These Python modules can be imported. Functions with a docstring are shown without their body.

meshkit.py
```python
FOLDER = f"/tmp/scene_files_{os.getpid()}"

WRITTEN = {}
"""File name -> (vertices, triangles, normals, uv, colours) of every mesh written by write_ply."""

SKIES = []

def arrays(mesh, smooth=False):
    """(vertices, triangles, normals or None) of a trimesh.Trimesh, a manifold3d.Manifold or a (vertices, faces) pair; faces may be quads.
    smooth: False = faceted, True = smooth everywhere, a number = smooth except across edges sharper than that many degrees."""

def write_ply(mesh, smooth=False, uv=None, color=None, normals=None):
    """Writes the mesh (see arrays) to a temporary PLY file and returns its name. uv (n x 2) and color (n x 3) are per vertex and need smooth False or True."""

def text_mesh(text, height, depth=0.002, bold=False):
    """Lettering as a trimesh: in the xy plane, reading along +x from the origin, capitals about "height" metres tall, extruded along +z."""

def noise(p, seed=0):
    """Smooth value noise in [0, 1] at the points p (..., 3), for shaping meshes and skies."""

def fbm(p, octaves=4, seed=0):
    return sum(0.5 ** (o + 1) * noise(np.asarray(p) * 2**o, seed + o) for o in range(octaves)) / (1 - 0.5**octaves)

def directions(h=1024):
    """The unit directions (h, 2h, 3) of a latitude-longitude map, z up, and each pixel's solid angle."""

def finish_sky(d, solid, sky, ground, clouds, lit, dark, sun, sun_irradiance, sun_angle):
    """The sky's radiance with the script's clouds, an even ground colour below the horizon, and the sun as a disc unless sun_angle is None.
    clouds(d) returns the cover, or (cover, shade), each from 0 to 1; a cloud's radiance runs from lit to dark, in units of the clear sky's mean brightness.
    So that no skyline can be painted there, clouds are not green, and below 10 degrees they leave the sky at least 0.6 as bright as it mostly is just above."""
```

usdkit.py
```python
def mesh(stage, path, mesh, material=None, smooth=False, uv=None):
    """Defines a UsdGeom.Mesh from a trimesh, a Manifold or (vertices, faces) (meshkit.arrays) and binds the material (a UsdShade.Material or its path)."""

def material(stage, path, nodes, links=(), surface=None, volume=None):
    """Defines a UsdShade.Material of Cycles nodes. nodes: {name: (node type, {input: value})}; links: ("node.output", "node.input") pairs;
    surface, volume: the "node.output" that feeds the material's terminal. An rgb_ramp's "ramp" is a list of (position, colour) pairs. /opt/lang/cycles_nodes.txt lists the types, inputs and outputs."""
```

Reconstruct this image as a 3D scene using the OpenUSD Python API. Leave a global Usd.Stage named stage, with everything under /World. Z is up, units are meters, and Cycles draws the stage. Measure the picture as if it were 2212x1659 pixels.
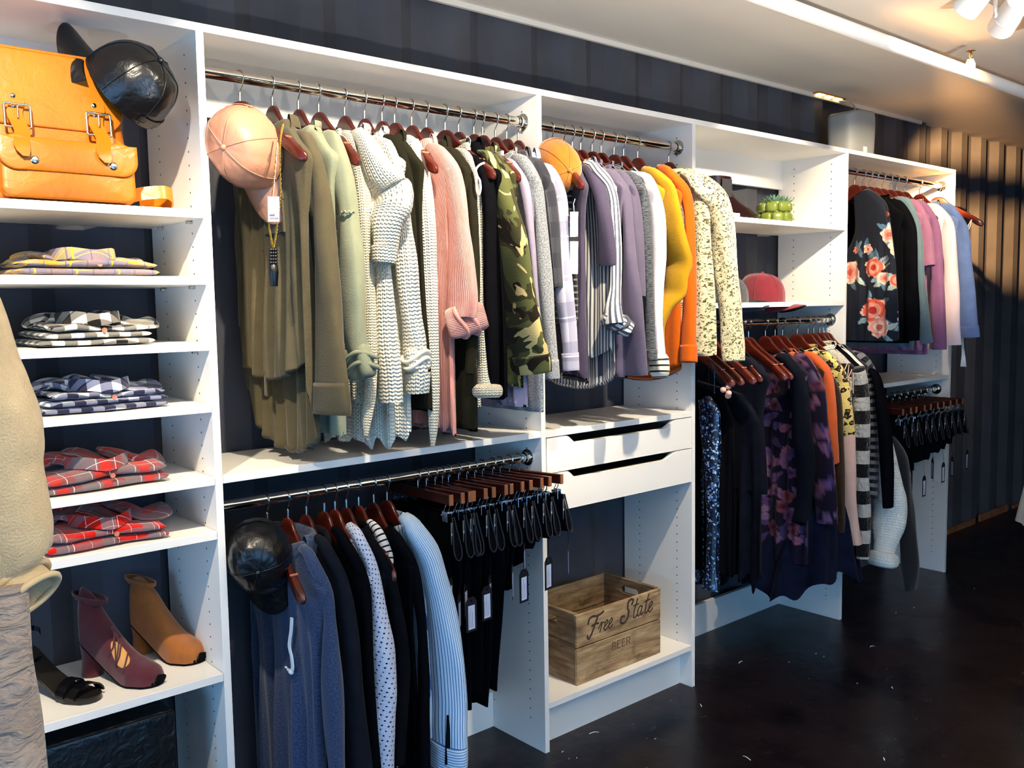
import math, random, re
import numpy as np, trimesh, usdkit, meshkit
import manifold3d as mf
import shapely.geometry as sg, shapely.affinity as sa, shapely.ops as so
from scipy.interpolate import PchipInterpolator
from pxr import Usd, UsdGeom, UsdLux, UsdShade, Gf, Sdf, Vt

stage = Usd.Stage.CreateInMemory()
UsdGeom.SetStageUpAxis(stage, 'Z'); UsdGeom.SetStageMetersPerUnit(stage, 1.0)
UsdGeom.Xform.Define(stage, '/World')
PI = math.pi
# ------------------------------------------------------------------ camera
W, H = 2212, 1659
FPX = 1973.141
C = np.array([-0.88164, -2.11617, 1.46439]); YAW, PITCH, ROLL = 0.713995, -0.085451, -0.016038
_f = np.array([math.sin(YAW)*math.cos(PITCH), math.cos(YAW)*math.cos(PITCH), math.sin(PITCH)])
_r0 = np.array([math.cos(YAW), -math.sin(YAW), 0]); _u0 = np.cross(_r0, _f)
_r = math.cos(ROLL)*_r0 + math.sin(ROLL)*_u0; _u = -math.sin(ROLL)*_r0 + math.cos(ROLL)*_u0
cam = UsdGeom.Camera.Define(stage, '/World/camera')
cam.CreateHorizontalApertureAttr(36.0); cam.CreateFocalLengthAttr(FPX/W*36.0); cam.CreateFStopAttr(0.0)
cam.CreateClippingRangeAttr(Gf.Vec2f(0.05, 200.0))
cam.AddTransformOp().Set(Gf.Matrix4d(*_r, 0, *_u, 0, *(-_f), 0, *C, 1))
cam.CreateExposureAttr(0.05)

# ------------------------------------------------------------------ lights
def look_at(pos, to):
    p, t = np.array(pos, float), np.array(to, float)
    z = p - t; z /= np.linalg.norm(z); x = np.cross([0, 0, 1.0], z)
    x = x/np.linalg.norm(x) if np.linalg.norm(x) > 1e-6 else np.array([1.0, 0, 0]); y = np.cross(z, x)
    return Gf.Matrix4d(*x, 0, *y, 0, *z, 0, *p, 1)
WARM, DAY = (1.0, 0.86, 0.66), (0.20, 0.52, 1.0)
SKY = 0.05; CEIL_Z = 2.47
dome = UsdLux.DomeLight.Define(stage, '/World/sky'); dome.CreateIntensityAttr(SKY); dome.CreateColorAttr(Gf.Vec3f(0.45, 0.68, 1.0))
win = UsdLux.RectLight.Define(stage, '/World/shop_window_daylight')       # the shop front's window, behind and left of the camera
win.CreateWidthAttr(3.4); win.CreateHeightAttr(1.7); win.CreateIntensityAttr(5.0); win.CreateColorAttr(Gf.Vec3f(*DAY))
win.AddTransformOp().Set(look_at((-4.2, -1.9, 0.86), (0.0, -1.7, 0.7)))
win2 = UsdLux.RectLight.Define(stage, '/World/street_window_daylight')      # the street-side window across the shop
win2.CreateWidthAttr(4.4); win2.CreateHeightAttr(1.7); win2.CreateIntensityAttr(3.6); win2.CreateColorAttr(Gf.Vec3f(*DAY))
win2.AddTransformOp().Set(look_at((-0.9, -4.7, 0.86), (-0.6, 0.0, 0.6)))
# track spots: position of the lamp, aim, intensity, cone
SPOTS = [((-0.70, -0.86, 2.335), (-0.45, 0.15, 1.50), 46, 31), ((0.15, -0.86, 2.335), (0.30, 0.15, 1.62), 35, 30), ((0.80, -0.86, 2.335), (0.95, 0.15, 1.62), 36, 29),
         ((1.38, -0.86, 2.335), (1.52, 0.12, 1.35), 44, 31), ((2.05, -0.86, 2.335), (2.35, 0.1, 1.60), 44, 31), ((2.33, -0.86, 2.335), (3.35, 0.1, 1.80), 44, 21),
         ((2.74, -0.86, 2.335), (3.75, 0.1, 1.70), 16, 20)]
def spot(n, pos, to, inten, cone, color=WARM):
    s = UsdLux.SphereLight.Define(stage, '/World/track_lamp_%d' % n)
    s.CreateRadiusAttr(0.022); s.CreateNormalizeAttr(True); s.CreateIntensityAttr(float(inten)); s.CreateColorAttr(Gf.Vec3f(*color))
    s.AddTransformOp().Set(look_at(pos, to))
    sh = UsdLux.ShapingAPI.Apply(s.GetPrim()); sh.CreateShapingConeAngleAttr(float(cone)); sh.CreateShapingConeSoftnessAttr(0.6)
for i, s in enumerate(SPOTS):
    spot(i, *s, color=WARM if i < 5 else (1.0, 0.80, 0.55) if i == 5 else (1.0, 0.76, 0.48))

spot(90, (1.80, -0.76, 2.40), (5.3, 0.36, 2.08), 1700, 8.2, (1.0, 0.50, 0.17))           # amber lamp grazing the bare wall past the last unit
for i, p in enumerate(((-0.6, -3.3, 2.05), (2.4, -3.3, 2.05))):                          # pendant lamps over the rest of the shop
    s = UsdLux.SphereLight.Define(stage, '/World/pendant_lamp_%d' % i); s.CreateRadiusAttr(.09); s.CreateNormalizeAttr(True); s.CreateIntensityAttr(2.5); s.CreateColorAttr(Gf.Vec3f(1.0, .88, .72)); s.AddTranslateOp().Set(Gf.Vec3d(*p))

for i, p in enumerate(((0.0, -2.55, 1.0), (1.5, -2.6, 1.0))):                             # torchiere floor lamps behind the camera wash the ceiling
    spot(60+i, p, (p[0]+.1, p[1]+.25, CEIL_Z), 88, 66, (1.0, .93, .84))
spot(80, (-0.25, -2.1, 2.40), (-0.62, -0.88, 1.20), 16, 13, (1.0, .9, .74))               # display lamp on the jacket at the left edge

# ------------------------------------------------------------------ helpers
def ray(px, py):
    d = _f + _r*(px-W/2)/FPX - _u*(py-H/2)/FPX
    return d/np.linalg.norm(d)
def ony(px, py, Y): d = ray(px, py); return C + d*(Y-C[1])/d[1]
def onx(px, py, X): d = ray(px, py); return C + d*(X-C[0])/d[0]
def onz(px, py, Z): d = ray(px, py); return C + d*(Z-C[2])/d[2]
def col(h):
    h = h.lstrip('#'); v = np.array([int(h[i:i+2], 16)/255 for i in (0, 2, 4)])
    return tuple(np.where(v <= .04045, v/12.92, ((v+.055)/1.055)**2.4))
names = {}
def numbered(path):
    k = names.get(path, 0); names[path] = k+1
    return path if k == 0 else '%s_%03d' % (path, k)
def normals(V, F, weld=True, angle=None):
    key = np.unique(np.round(V, 6), axis=0, return_inverse=True)[1].ravel() if weld else np.arange(len(V))
    n = np.zeros((key.max()+1, 3)); fn = np.cross(V[F[:, 1]]-V[F[:, 0]], V[F[:, 2]]-V[F[:, 0]])
    for k in range(3): np.add.at(n, key[F[:, k]], fn)
    n /= np.maximum(np.linalg.norm(n, axis=1, keepdims=True), 1e-12)
    return n[key]
def put(path, mesh, mat, smooth=False, uv=None, vcol=None):
    if smooth == 'weld':
        V, F, _ = meshkit.arrays(mesh, False)
        m = usdkit.mesh(stage, path, (V, F), mat, smooth=False, uv=uv)
        m.CreateNormalsAttr(Vt.Vec3fArray.FromNumpy(normals(V, F).astype(np.float32))); m.SetNormalsInterpolation('vertex')
    else:
        m = usdkit.mesh(stage, path, mesh, mat, smooth=smooth, uv=uv)
    if vcol is not None:
        UsdGeom.PrimvarsAPI(m).CreatePrimvar('pcol', Sdf.ValueTypeNames.Color3fArray, 'vertex').Set(Vt.Vec3fArray.FromNumpy(np.asarray(vcol, np.float32)))
    return m
class Thing:
    """An Xform at the thing's base; parts are given in world coordinates and stored relative to it."""
    def __init__(self, name, label, cat, loc=(0, 0, 0), group=None, kind=None):
        self.path = numbered('/World/'+name); self.loc = np.array(loc, float); self.x = UsdGeom.Xform.Define(stage, self.path)
        self.x.AddTranslateOp().Set(Gf.Vec3d(*self.loc)); self.prim = self.x.GetPrim()
        for k, v in (('label', label), ('category', cat), ('group', group), ('kind', kind)):
            if v: self.prim.SetCustomDataByKey(k, v)
    def part(self, name, mesh, mat, smooth=False, parent=None, label=None, kind=None, uv=None, vcol=None):
        V, F, _ = meshkit.arrays(mesh, False)
        p = numbered((parent or self.path)+'/'+name)
        m = put(p, (V-self.loc, F), mat, smooth, uv, vcol)
        if label: m.GetPrim().SetCustomDataByKey('label', label)
        if kind: m.GetPrim().SetCustomDataByKey('kind', kind)
        return p
def copy_thing(src, loc, label, group=None, rz=None):
    p = numbered(re.sub(r'_\d\d\d$', '', src.path)); x = UsdGeom.Xform.Define(stage, p)
    x.GetPrim().GetReferences().AddInternalReference(src.path); x.GetPrim().SetInstanceable(True)
    x.ClearXformOpOrder(); x.AddTranslateOp().Set(Gf.Vec3d(*map(float, loc)))
    if rz is not None: x.AddRotateZOp().Set(float(rz))
    x.GetPrim().SetCustomDataByKey('label', label); x.GetPrim().SetCustomDataByKey('category', src.prim.GetCustomDataByKey('category'))
    if group: x.GetPrim().SetCustomDataByKey('group', group)
    return x
def struct(name, mesh, mat, label, smooth=False, cat='structure'):
    m = put(numbered('/World/'+name), mesh, mat, smooth); p = m.GetPrim()
    p.SetCustomDataByKey('kind', 'structure'); p.SetCustomDataByKey('label', label); p.SetCustomDataByKey('category', cat)
    return m
cat_ = lambda L: trimesh.util.concatenate([m if isinstance(m, trimesh.Trimesh) else trimesh.Trimesh(*meshkit.arrays(m)[:2], process=False) for m in L])
def box(x0, x1, y0, y1, z0, z1, c=0.0):
    if c <= 0:
        b = trimesh.creation.box([x1-x0, y1-y0, z1-z0]); b.apply_translation([(x0+x1)/2, (y0+y1)/2, (z0+z1)/2]); return b
    P = []
    for x, sx in ((x0, 1), (x1, -1)):
        for y, sy in ((y0, 1), (y1, -1)):
            for z, sz in ((z0, 1), (z1, -1)):
                P += [(x+sx*c, y+sy*c, z), (x+sx*c, y, z+sz*c), (x, y+sy*c, z+sz*c)]
    return trimesh.convex.convex_hull(np.array(P))
def obox(o, ax, ay, az, lx, ly, lz, c=.001):
    b = box(-lx/2, lx/2, -ly/2, ly/2, -lz/2, lz/2, c); v = b.vertices @ np.array([ax, ay, az]) + np.array(o)
    return trimesh.Trimesh(v, b.faces, process=False)
def cyl(a, b, r, n=20, r2=None):
    a, b = np.array(a, float), np.array(b, float)
    return tube([a, a, b, b], [1e-4, r, r2 or r, 1e-4], n)
def frame_of(P):
    t = np.gradient(P, axis=0); t /= np.linalg.norm(t, axis=1, keepdims=True)+1e-12
    return t
def tube(P, R, n=12, ref=None, closed=False):
    """Round tube along a polyline; doubled points make sharp caps."""
    P = np.asarray(P, float); R = np.broadcast_to(R, (len(P),)); Q = P.copy()
    keep = np.r_[True, np.linalg.norm(np.diff(P, axis=0), axis=1) > 1e-9]
    T = frame_of(P[keep]); T = T[np.cumsum(keep)-1]
    a = np.array(ref, float) if ref is not None else (np.array([0, 0, 1.0]) if abs(T[0][2]) < .9 else np.array([1.0, 0, 0]))
    out = []; th = np.arange(n)*2*PI/n
    for p, t, r in zip(P, T, R):
        e = a - t*(a@t); nn = np.linalg.norm(e); e = e/nn if nn > 1e-6 else np.cross(t, [0.3, .5, .8]); e /= np.linalg.norm(e); b = np.cross(t, e); a = e
        out.append(p + r*(np.cos(th)[:, None]*e + np.sin(th)[:, None]*b))
    V = np.vstack(out); i, j = np.meshgrid(np.arange(len(P)-1), np.arange(n), indexing='ij')
    F = np.stack([i*n+j, i*n+(j+1) % n, (i+1)*n+(j+1) % n, (i+1)*n+j], -1).reshape(-1, 4)
    F = np.vstack([F[:, [0, 1, 2]], F[:, [0, 2, 3]]])
    k = len(V); V = np.vstack([V, P[0], P[-1]]); j = np.arange(n); m = (len(P)-1)*n
    F = np.vstack([F, np.stack([(j+1) % n, j, np.full(n, k)], 1), np.stack([m+j, m+(j+1) % n, np.full(n, k+1)], 1)])
    return trimesh.Trimesh(V, F, process=False)
def ribbon(P, Wd, N, th=.003):
    """Flat strap along P, Wd its width direction(s), N its normal(s)."""
    P = np.asarray(P, float); n = len(P); Wd = np.broadcast_to(Wd, (n, 3)); N = np.broadcast_to(N, (n, 3))
    rings = np.stack([P-Wd/2-N*th/2, P+Wd/2-N*th/2, P+Wd/2+N*th/2, P-Wd/2+N*th/2], 1)
    return grid(rings, closed=True, caps=True)
def grid(R, closed=True, caps=False, uv=False):
    """Mesh of a stack of rings (n, m, 3). closed joins the last column to the first by a doubled column (so uv can run on)."""
    R = np.asarray(R, float); n, m = R.shape[:2]
    if closed: R = np.concatenate([R, R[:, :1]], 1); m += 1
    V = R.reshape(-1, 3); i, j = np.meshgrid(np.arange(n-1), np.arange(m-1), indexing='ij')
    F = np.stack([i*m+j, i*m+j+1, (i+1)*m+j+1, (i+1)*m+j], -1).reshape(-1, 4); F = np.vstack([F[:, [0, 1, 2]], F[:, [0, 2, 3]]])
    if caps:
        k = len(V); V = np.vstack([V, R[0, :m-1].mean(0), R[-1, :m-1].mean(0)]); j = np.arange(m-1); b = (n-1)*m
        F = np.vstack([F, np.stack([j+1, j, np.full(m-1, k)], 1), np.stack([b+j, b+j+1, np.full(m-1, k+1)], 1)])
    return trimesh.Trimesh(V, F, process=False)
def prism(poly, axis, a, b, simplify=None):
    """Extrude a shapely polygon; axis 'y': polygon in (x, z), from y=a to b; 'x': polygon in (y, z)."""
    L = []
    for g in getattr(poly, 'geoms', [poly]):
        m = trimesh.creation.extrude_polygon(g, b-a, engine='earcut'); v = m.vertices
        v = np.c_[v[:, 0], a+v[:, 2], v[:, 1]] if axis == 'y' else np.c_[a+v[:, 2], v[:, 0], v[:, 1]] if axis == 'x' else np.c_[v[:, 0], v[:, 1], a+v[:, 2]]
        m2 = trimesh.Trimesh(v, m.faces, process=False); m2.fix_normals(); L.append(m2)
    return cat_(L)
def lathe(prof, o, n=28, axis=None):
    """prof: (r, h) list; revolved about z at o, or about a given axis."""
    th = np.arange(n)*2*PI/n; A = np.array(axis if axis is not None else (0, 0, 1.0), float); A /= np.linalg.norm(A)
    e = np.cross(A, [0.2, 1, .1] if abs(A[2]) > .5 else [0, 0, 1.0]); e /= np.linalg.norm(e); b = np.cross(A, e)
    R = [[np.array(o)+A*h+r*(math.cos(t)*e+math.sin(t)*b) for t in th] for r, h in prof]
    return grid(np.array(R), closed=True, caps=True)
def sph(o, r, sub=2, scale=(1, 1, 1)):
    m = trimesh.creation.icosphere(sub, 1.0); return trimesh.Trimesh(m.vertices*r*np.array(scale)+np.array(o), m.faces, process=False)
sstep = lambda a, b, x: (lambda t: t*t*(3-2*t))(np.clip((x-a)/(b-a), 0, 1))

# ------------------------------------------------------------------ materials
mats = {}
def M(name, nodes, links, surface='p.BSDF'):
    mats[name] = usdkit.material(stage, '/World/Looks/'+name, nodes, links, surface=surface); return mats[name]
def plain(name, c, rough=.5, metal=0., spec=.5, coat=0., bump=0., bscale=200., var=0., vscale=8., sheen=0., emit=None):
    c = col(c) if isinstance(c, str) else c
    N = {'p': ('principled_bsdf', dict(base_color=c, roughness=rough, metallic=metal, specular_ior_level=spec, coat_weight=coat, sheen_weight=sheen))}; L = []
    N['g'] = ('geometry', {})
    if var:
        N['n'] = ('noise_texture', dict(scale=vscale, detail=4.)); L += [('g.position', 'n.vector')]
        N['r'] = ('rgb_ramp', dict(ramp=[(.3, tuple(x*(1-var) for x in c)), (.7, tuple(min(1, x*(1+var)) for x in c))])); L += [('n.fac', 'r.fac'), ('r.color', 'p.base_color')]
    if bump:
        N['bn'] = ('noise_texture', dict(scale=bscale, detail=3.)); N['b'] = ('bump', dict(strength=bump, distance=.002))
        L += [('g.position', 'bn.vector'), ('bn.fac', 'b.height'), ('b.normal', 'p.normal')]
    if emit: N['p'][1].update(emission_color=emit[0], emission_strength=emit[1])
    return M(name, N, L)
def uvm(name, build, rough=.85, sheen=.1, bump=None, spec=.06):
    """Cloth whose colour is built from the mesh's own uv in metres. build(N, L) adds nodes and returns the colour output; bump(N, L) returns (height output, distance)."""
    N = {'t': ('texture_coordinate', {}), 's': ('separate_xyz', {}), 'p': ('principled_bsdf', dict(roughness=rough, sheen_weight=sheen, specular_ior_level=spec))}
    L = [('t.UV', 's.vector')]
    o = build(N, L)
    if isinstance(o, str): L.append((o, 'p.base_color'))
    else: N['p'][1]['base_color'] = o
    if bump:
        h, d, st = bump(N, L); N['b'] = ('bump', dict(strength=st, distance=d)); L += [(h, 'b.height'), ('b.normal', 'p.normal')]
    return M(name, N, L)
_k = [0]
def nd(N, kind, **kw):
    _k[0] += 1; n = 'n%d' % _k[0]; N[n] = (kind, kw); return n
def math_(N, L, op, a, b=None, c=None):
    n = nd(N, 'math', math_type=op)
    for i, v in enumerate((a, b, c), 1):
        if v is None: continue
        if isinstance(v, str): L.append((v, '%s.value%d' % (n, i)))
        else: N[n][1]['value%d' % i] = float(v)
    return n+'.value'
def mixc(N, L, f, a, b):
    n = nd(N, 'mix')
    for s, v in (('fac', f), ('color1', a), ('color2', b)):
        if isinstance(v, str) and '.' in v: L.append((v, n+'.'+s))
        else: N[n][1][s] = col(v) if isinstance(v, str) else v
    return n+'.color'
def band(N, L, axis, period, frac, phase=0.):
    """1 on stripes of width frac*period along uv axis."""
    f = math_(N, L, 'fraction', math_(N, L, 'multiply_add', 's.'+axis, 1/period, 50+phase)); return math_(N, L, 'less_than', f, frac)
def noise(N, L, scale, detail=3., vec='t.UV', dist=0., stretch=None):
    n = nd(N, 'noise_texture', scale=scale, detail=detail, distortion=dist)
    if stretch:
        m = nd(N, 'mapping', scale=stretch); L.append((vec, m+'.vector')); vec = m+'.vector'
    L.append((vec, n+'.vector')); return n+'.fac'
def ramp(N, L, fac, stops, interp=True):
    n = nd(N, 'rgb_ramp', ramp=[(p, col(c) if isinstance(c, str) else c) for p, c in stops], interpolate=interp); L.append((fac, n+'.fac')); return n+'.color'
def weave_bump(scale=1400., st=.35, d=.0015):
    return lambda N, L: (noise(N, L, scale/4, 0.), d, st)
def cloth(name, c, var=.10, rough=.88, sheen=.2, wb=.35):
    c = col(c) if isinstance(c, str) else c
    sheen = sheen*min(1., max(c)/.12)
    return uvm(name, lambda N, L: ramp(N, L, noise(N, L, 22., 2.), [(.3, tuple(x*(1-var) for x in c)), (.7, tuple(min(1, x*(1+var)) for x in c))]), rough, sheen, weave_bump(st=wb))
def heather(name, a, b, scale=260., st=(1, 1, 1)):
    return uvm(name, lambda N, L: ramp(N, L, noise(N, L, scale, 4., stretch=st), [(.36, a), (.64, b)]), .95, .3, weave_bump())
def knit(name, c, du=.011, dv=.008, depth=.004, st=1.0, hole=None, holes=0.):
    """Chunky knit: columns of V stitches in relief."""
    c = col(c) if isinstance(c, str) else c
    def hgt(N, L):
        if 'H' in N: return 'H.value'
        fu = math_(N, L, 'fraction', math_(N, L, 'multiply_add', 's.x', 1/du, 50)); v = math_(N, L, 'absolute', math_(N, L, 'subtract', fu, .5))
        w = math_(N, L, 'multiply_add', 's.y', 2*PI/dv, math_(N, L, 'multiply', v, 4.2)); s1 = math_(N, L, 'sine', w)
        s2 = math_(N, L, 'sine', math_(N, L, 'multiply', fu, 2*PI*1.0)); s2 = math_(N, L, 'absolute', s2)
        nz = noise(N, L, 60., 2.)
        h = math_(N, L, 'multiply_add', s1, .35, math_(N, L, 'multiply_add', s2, .45, math_(N, L, 'multiply', nz, .3)))
        N['H'] = ('math', dict(math_type='multiply', value2=1.0)); L.append((h, 'H.value1')); return 'H.value'
    def build(N, L):
        h = hgt(N, L)
        if hole is None: return c
        return mixc(N, L, math_(N, L, 'less_than', h, holes), c, hole)
    return uvm(name, build, .95, .3, lambda N, L: (hgt(N, L), depth, st))
def stripes(name, a, b, period, frac, axis='x', phase=0.):
    return uvm(name, lambda N, L: mixc(N, L, band(N, L, axis, period, frac, phase), a, b), .85, .15, weave_bump())
def gingham(name, light, dark, mid, p):
    def build(N, L):
        s = math_(N, L, 'add', band(N, L, 'x', p, .5), band(N, L, 'y', p, .5))
        tw = math_(N, L, 'multiply_add', math_(N, L, 'sine', math_(N, L, 'multiply', math_(N, L, 'add', 's.x', 's.y'), 2600.)), .06, math_(N, L, 'multiply', s, .5))
        return ramp(N, L, tw, [(0, light), (.2, light), (.3, mid), (.7, mid), (.8, dark), (1, dark)])
    return uvm(name, build, .9, .2, weave_bump())
def plaid(name, base, bands, lines):
    """base colour; bands: (axis, period, frac, phase, colour, opacity); lines the same, drawn last."""
    def build(N, L):
        o = None
        for ax, pd, fr, ph, c, op in list(bands)+list(lines):
            o = mixc(N, L, math_(N, L, 'multiply', band(N, L, ax, pd, fr, ph), op), o or col(base), c)
        return o
    return uvm(name, build, .9, .2, weave_bump())
def camo(name):
    def build(N, L):
        o = col('#3c3a22')
        for k, (sc, th, c, sx) in enumerate(((9., .52, '#5a5c34', (1, .8, 1)), (11., .58, '#241c12', (1, .7, 1)), (12., .59, '#d2b978', (1.3, .75, 1)))):
            f = noise(N, L, sc, 2.5, dist=.9, stretch=(sx[0], sx[1], 1.+k*3.7))
            m = nd(N, 'mapping', location=(k*3.3, k*1.7, 0)); L.append(('t.UV', m+'.vector'))
            f = noise(N, L, sc, 2.2, vec=m+'.vector', dist=1.1, stretch=sx)
            o = mixc(N, L, math_(N, L, 'greater_than', f, th), o, c)
        return o
    return uvm(name, build, .8, .1, weave_bump())
def spots(name, base, spot_c, ring_c, scale, r0=.18, r1=.34):
    """Leopard print: dark broken rings round a tan centre."""
    def build(N, L):
        m = nd(N, 'noise_texture', scale=scale*1.3, detail=2.); L.append(('t.UV', m+'.vector'))
        a = nd(N, 'mix', fac=.03); L += [('t.UV', a+'.color1'), (m+'.color', a+'.color2')]
        v = nd(N, 'voronoi_texture', scale=scale, randomness=.9, feature='f1'); L.append((a+'.color', v+'.vector'))
        brk = noise(N, L, scale*1.6, 1.)
        d = math_(N, L, 'multiply_add', math_(N, L, 'subtract', brk, .5), .5, v+'.distance')
        return ramp(N, L, d, [(0, spot_c), (r0, spot_c), (r0+.015, ring_c), (r1, ring_c), (r1+.02, base), (1, base)])
    return uvm(name, build, .95, .4, lambda N, L: (noise(N, L, 150., 4.), .006, .6))
vc_mat = lambda name, rough=.7, sheen=.1: M(name, {'a': ('attribute', dict(attribute='pcol')), 'p': ('principled_bsdf', dict(roughness=rough, sheen_weight=sheen, specular_ior_level=.06))}, [('a.color', 'p.base_color')])
# ------------------------------------------------------------------ base materials
white = plain('white_laminate', '#eeeae2', rough=.35, spec=.4)
ceil_m = plain('ceiling_paint', '#d9d2c6', rough=.9, var=.04, vscale=1.5)
steel = plain('painted_corrugated_steel', '#47484e', rough=.7, spec=.15, var=.15, vscale=5.)
dark_wall = plain('dark_wall', '#2a2a2d', rough=.9)
chrome = plain('chrome', '#d8d4cc', rough=.12, metal=1.)
wire_m = plain('hook_wire', '#c9c6c0', rough=.18, metal=1.)
brass = plain('brass', '#c89038', rough=.25, metal=1.)
black_dot = plain('peg_hole_dark', '#26262a', rough=.9)
white_paint = plain('white_paint', '#eeeae4', rough=.4)
track_m = plain('track_bronze', '#6b4a32', rough=.5)
paper = plain('white_card', '#f2f0ee', rough=.8)
grey_print = plain('grey_print', '#8a8a90', rough=.8)
black_card = plain('black_card', '#0b0c12', rough=.6)
# floor: black painted boards, scuffed and dusty
def floor_mat():
    N = {'g': ('geometry', {}), 'p': ('principled_bsdf', dict(roughness=.32, specular_ior_level=.3))}; L = []
    n1 = noise(N, L, 3.2, 6., vec='g.position'); base = ramp(N, L, n1, [(.35, '#120d10'), (.6, '#1a1214'), (.75, '#261a1a')])
    sc = noise(N, L, 7., 8., vec='g.position', dist=2.5, stretch=(1, 2.4, 1)); o = mixc(N, L, math_(N, L, 'multiply', math_(N, L, 'greater_than', sc, .69), .16), base, '#7a7076')
    v = nd(N, 'voronoi_texture', scale=16.); L.append(('g.position', v+'.vector'))
    gate = noise(N, L, 2., 2., vec='g.position')
    sp = math_(N, L, 'multiply', math_(N, L, 'less_than', v+'.distance', .045), math_(N, L, 'greater_than', gate, .52))
    o = mixc(N, L, math_(N, L, 'multiply', sp, .55), o, '#b9b4b8'); L.append((o, 'p.base_color'))
    L.append((ramp(N, L, n1, [(.3, (.22,)*3), (.7, (.42,)*3)]), 'p.roughness'))
    N['b'] = ('bump', dict(strength=.25, distance=.004)); L += [(noise(N, L, 30., 5., vec='g.position'), 'b.height'), ('b.normal', 'p.normal')]
    return M('black_floor', N, L)
floor_m = floor_mat()

# ------------------------------------------------------------------ the setting
CEIL, D, HT, T = 2.47, 0.341, 2.13, 0.019
struct('floor', box(-4.5, 9, -4.8, 0.42, -.05, 0), floor_m, 'glossy black scuffed shop floor with paper scraps', cat='floor')
struct('ceiling', box(-4.5, 9, -4.8, 0.42, CEIL, CEIL+.05), ceil_m, 'off-white flat ceiling over the clothing shelves', cat='ceiling')
struct('trim_1', box(-4.5, 4.35, .337, .3505, CEIL-.018, CEIL), ceil_m, 'straight pale flashing where the steel wall meets the ceiling', cat='trim')
def corrugated():
    # container steel: outer flat, slope, inner flat, slope, pitch 0.278 m
    xs, ys = [], []; x = -4.543
    while x < 9:
        for dx, y in ((0, .352), (.078, .352), (.062, .388), (.076, .388)): x += dx; xs.append(x); ys.append(y)
        x += .062
    n = len(xs); V = []
    for z in (0, CEIL): V += [(a, b, z) for a, b in zip(xs, ys)]
    for z in (0, CEIL): V += [(a, .41, z) for a in xs]
    F = []
    for i in range(n-1):
        F += [(i, i+1, n+i+1), (i, n+i+1, n+i), (2*n+i, 3*n+i+1, 2*n+i+1), (2*n+i, 3*n+i, 3*n+i+1), (i, 2*n+i, 2*n+i+1), (i, 2*n+i+1, i+1), (n+i, n+i+1, 3*n+i+1), (n+i, 3*n+i+1, 3*n+i)]
    return trimesh.Trimesh(V, F, process=False)
struct('wall_back', corrugated(), steel, 'dark corrugated container steel wall behind the white shelving', cat='wall')
struct('wall_right', box(8.9, 9, -4.8, 0.42, 0, CEIL), dark_wall, 'dark end wall at the far right of the shop', cat='wall')
struct('wall_front', box(1.4, 9, -4.8, -4.7, 0, CEIL), dark_wall, 'dark wall across the shop from the shelving', cat='wall')
rusty = plain('rust_edge', '#8a5a34', rough=.9, var=.4, vscale=14.)
struct('baseboard_back', cat_([box(x, x+l, .338, .352, 0, .02+.012*(i % 3)) for i, (x, l) in enumerate(((4.25, .38), (4.72, .5), (5.3, .45), (5.85, .9)))]), rusty, 'pale worn bottom edge of the steel wall at the floor', cat='baseboard')

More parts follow.
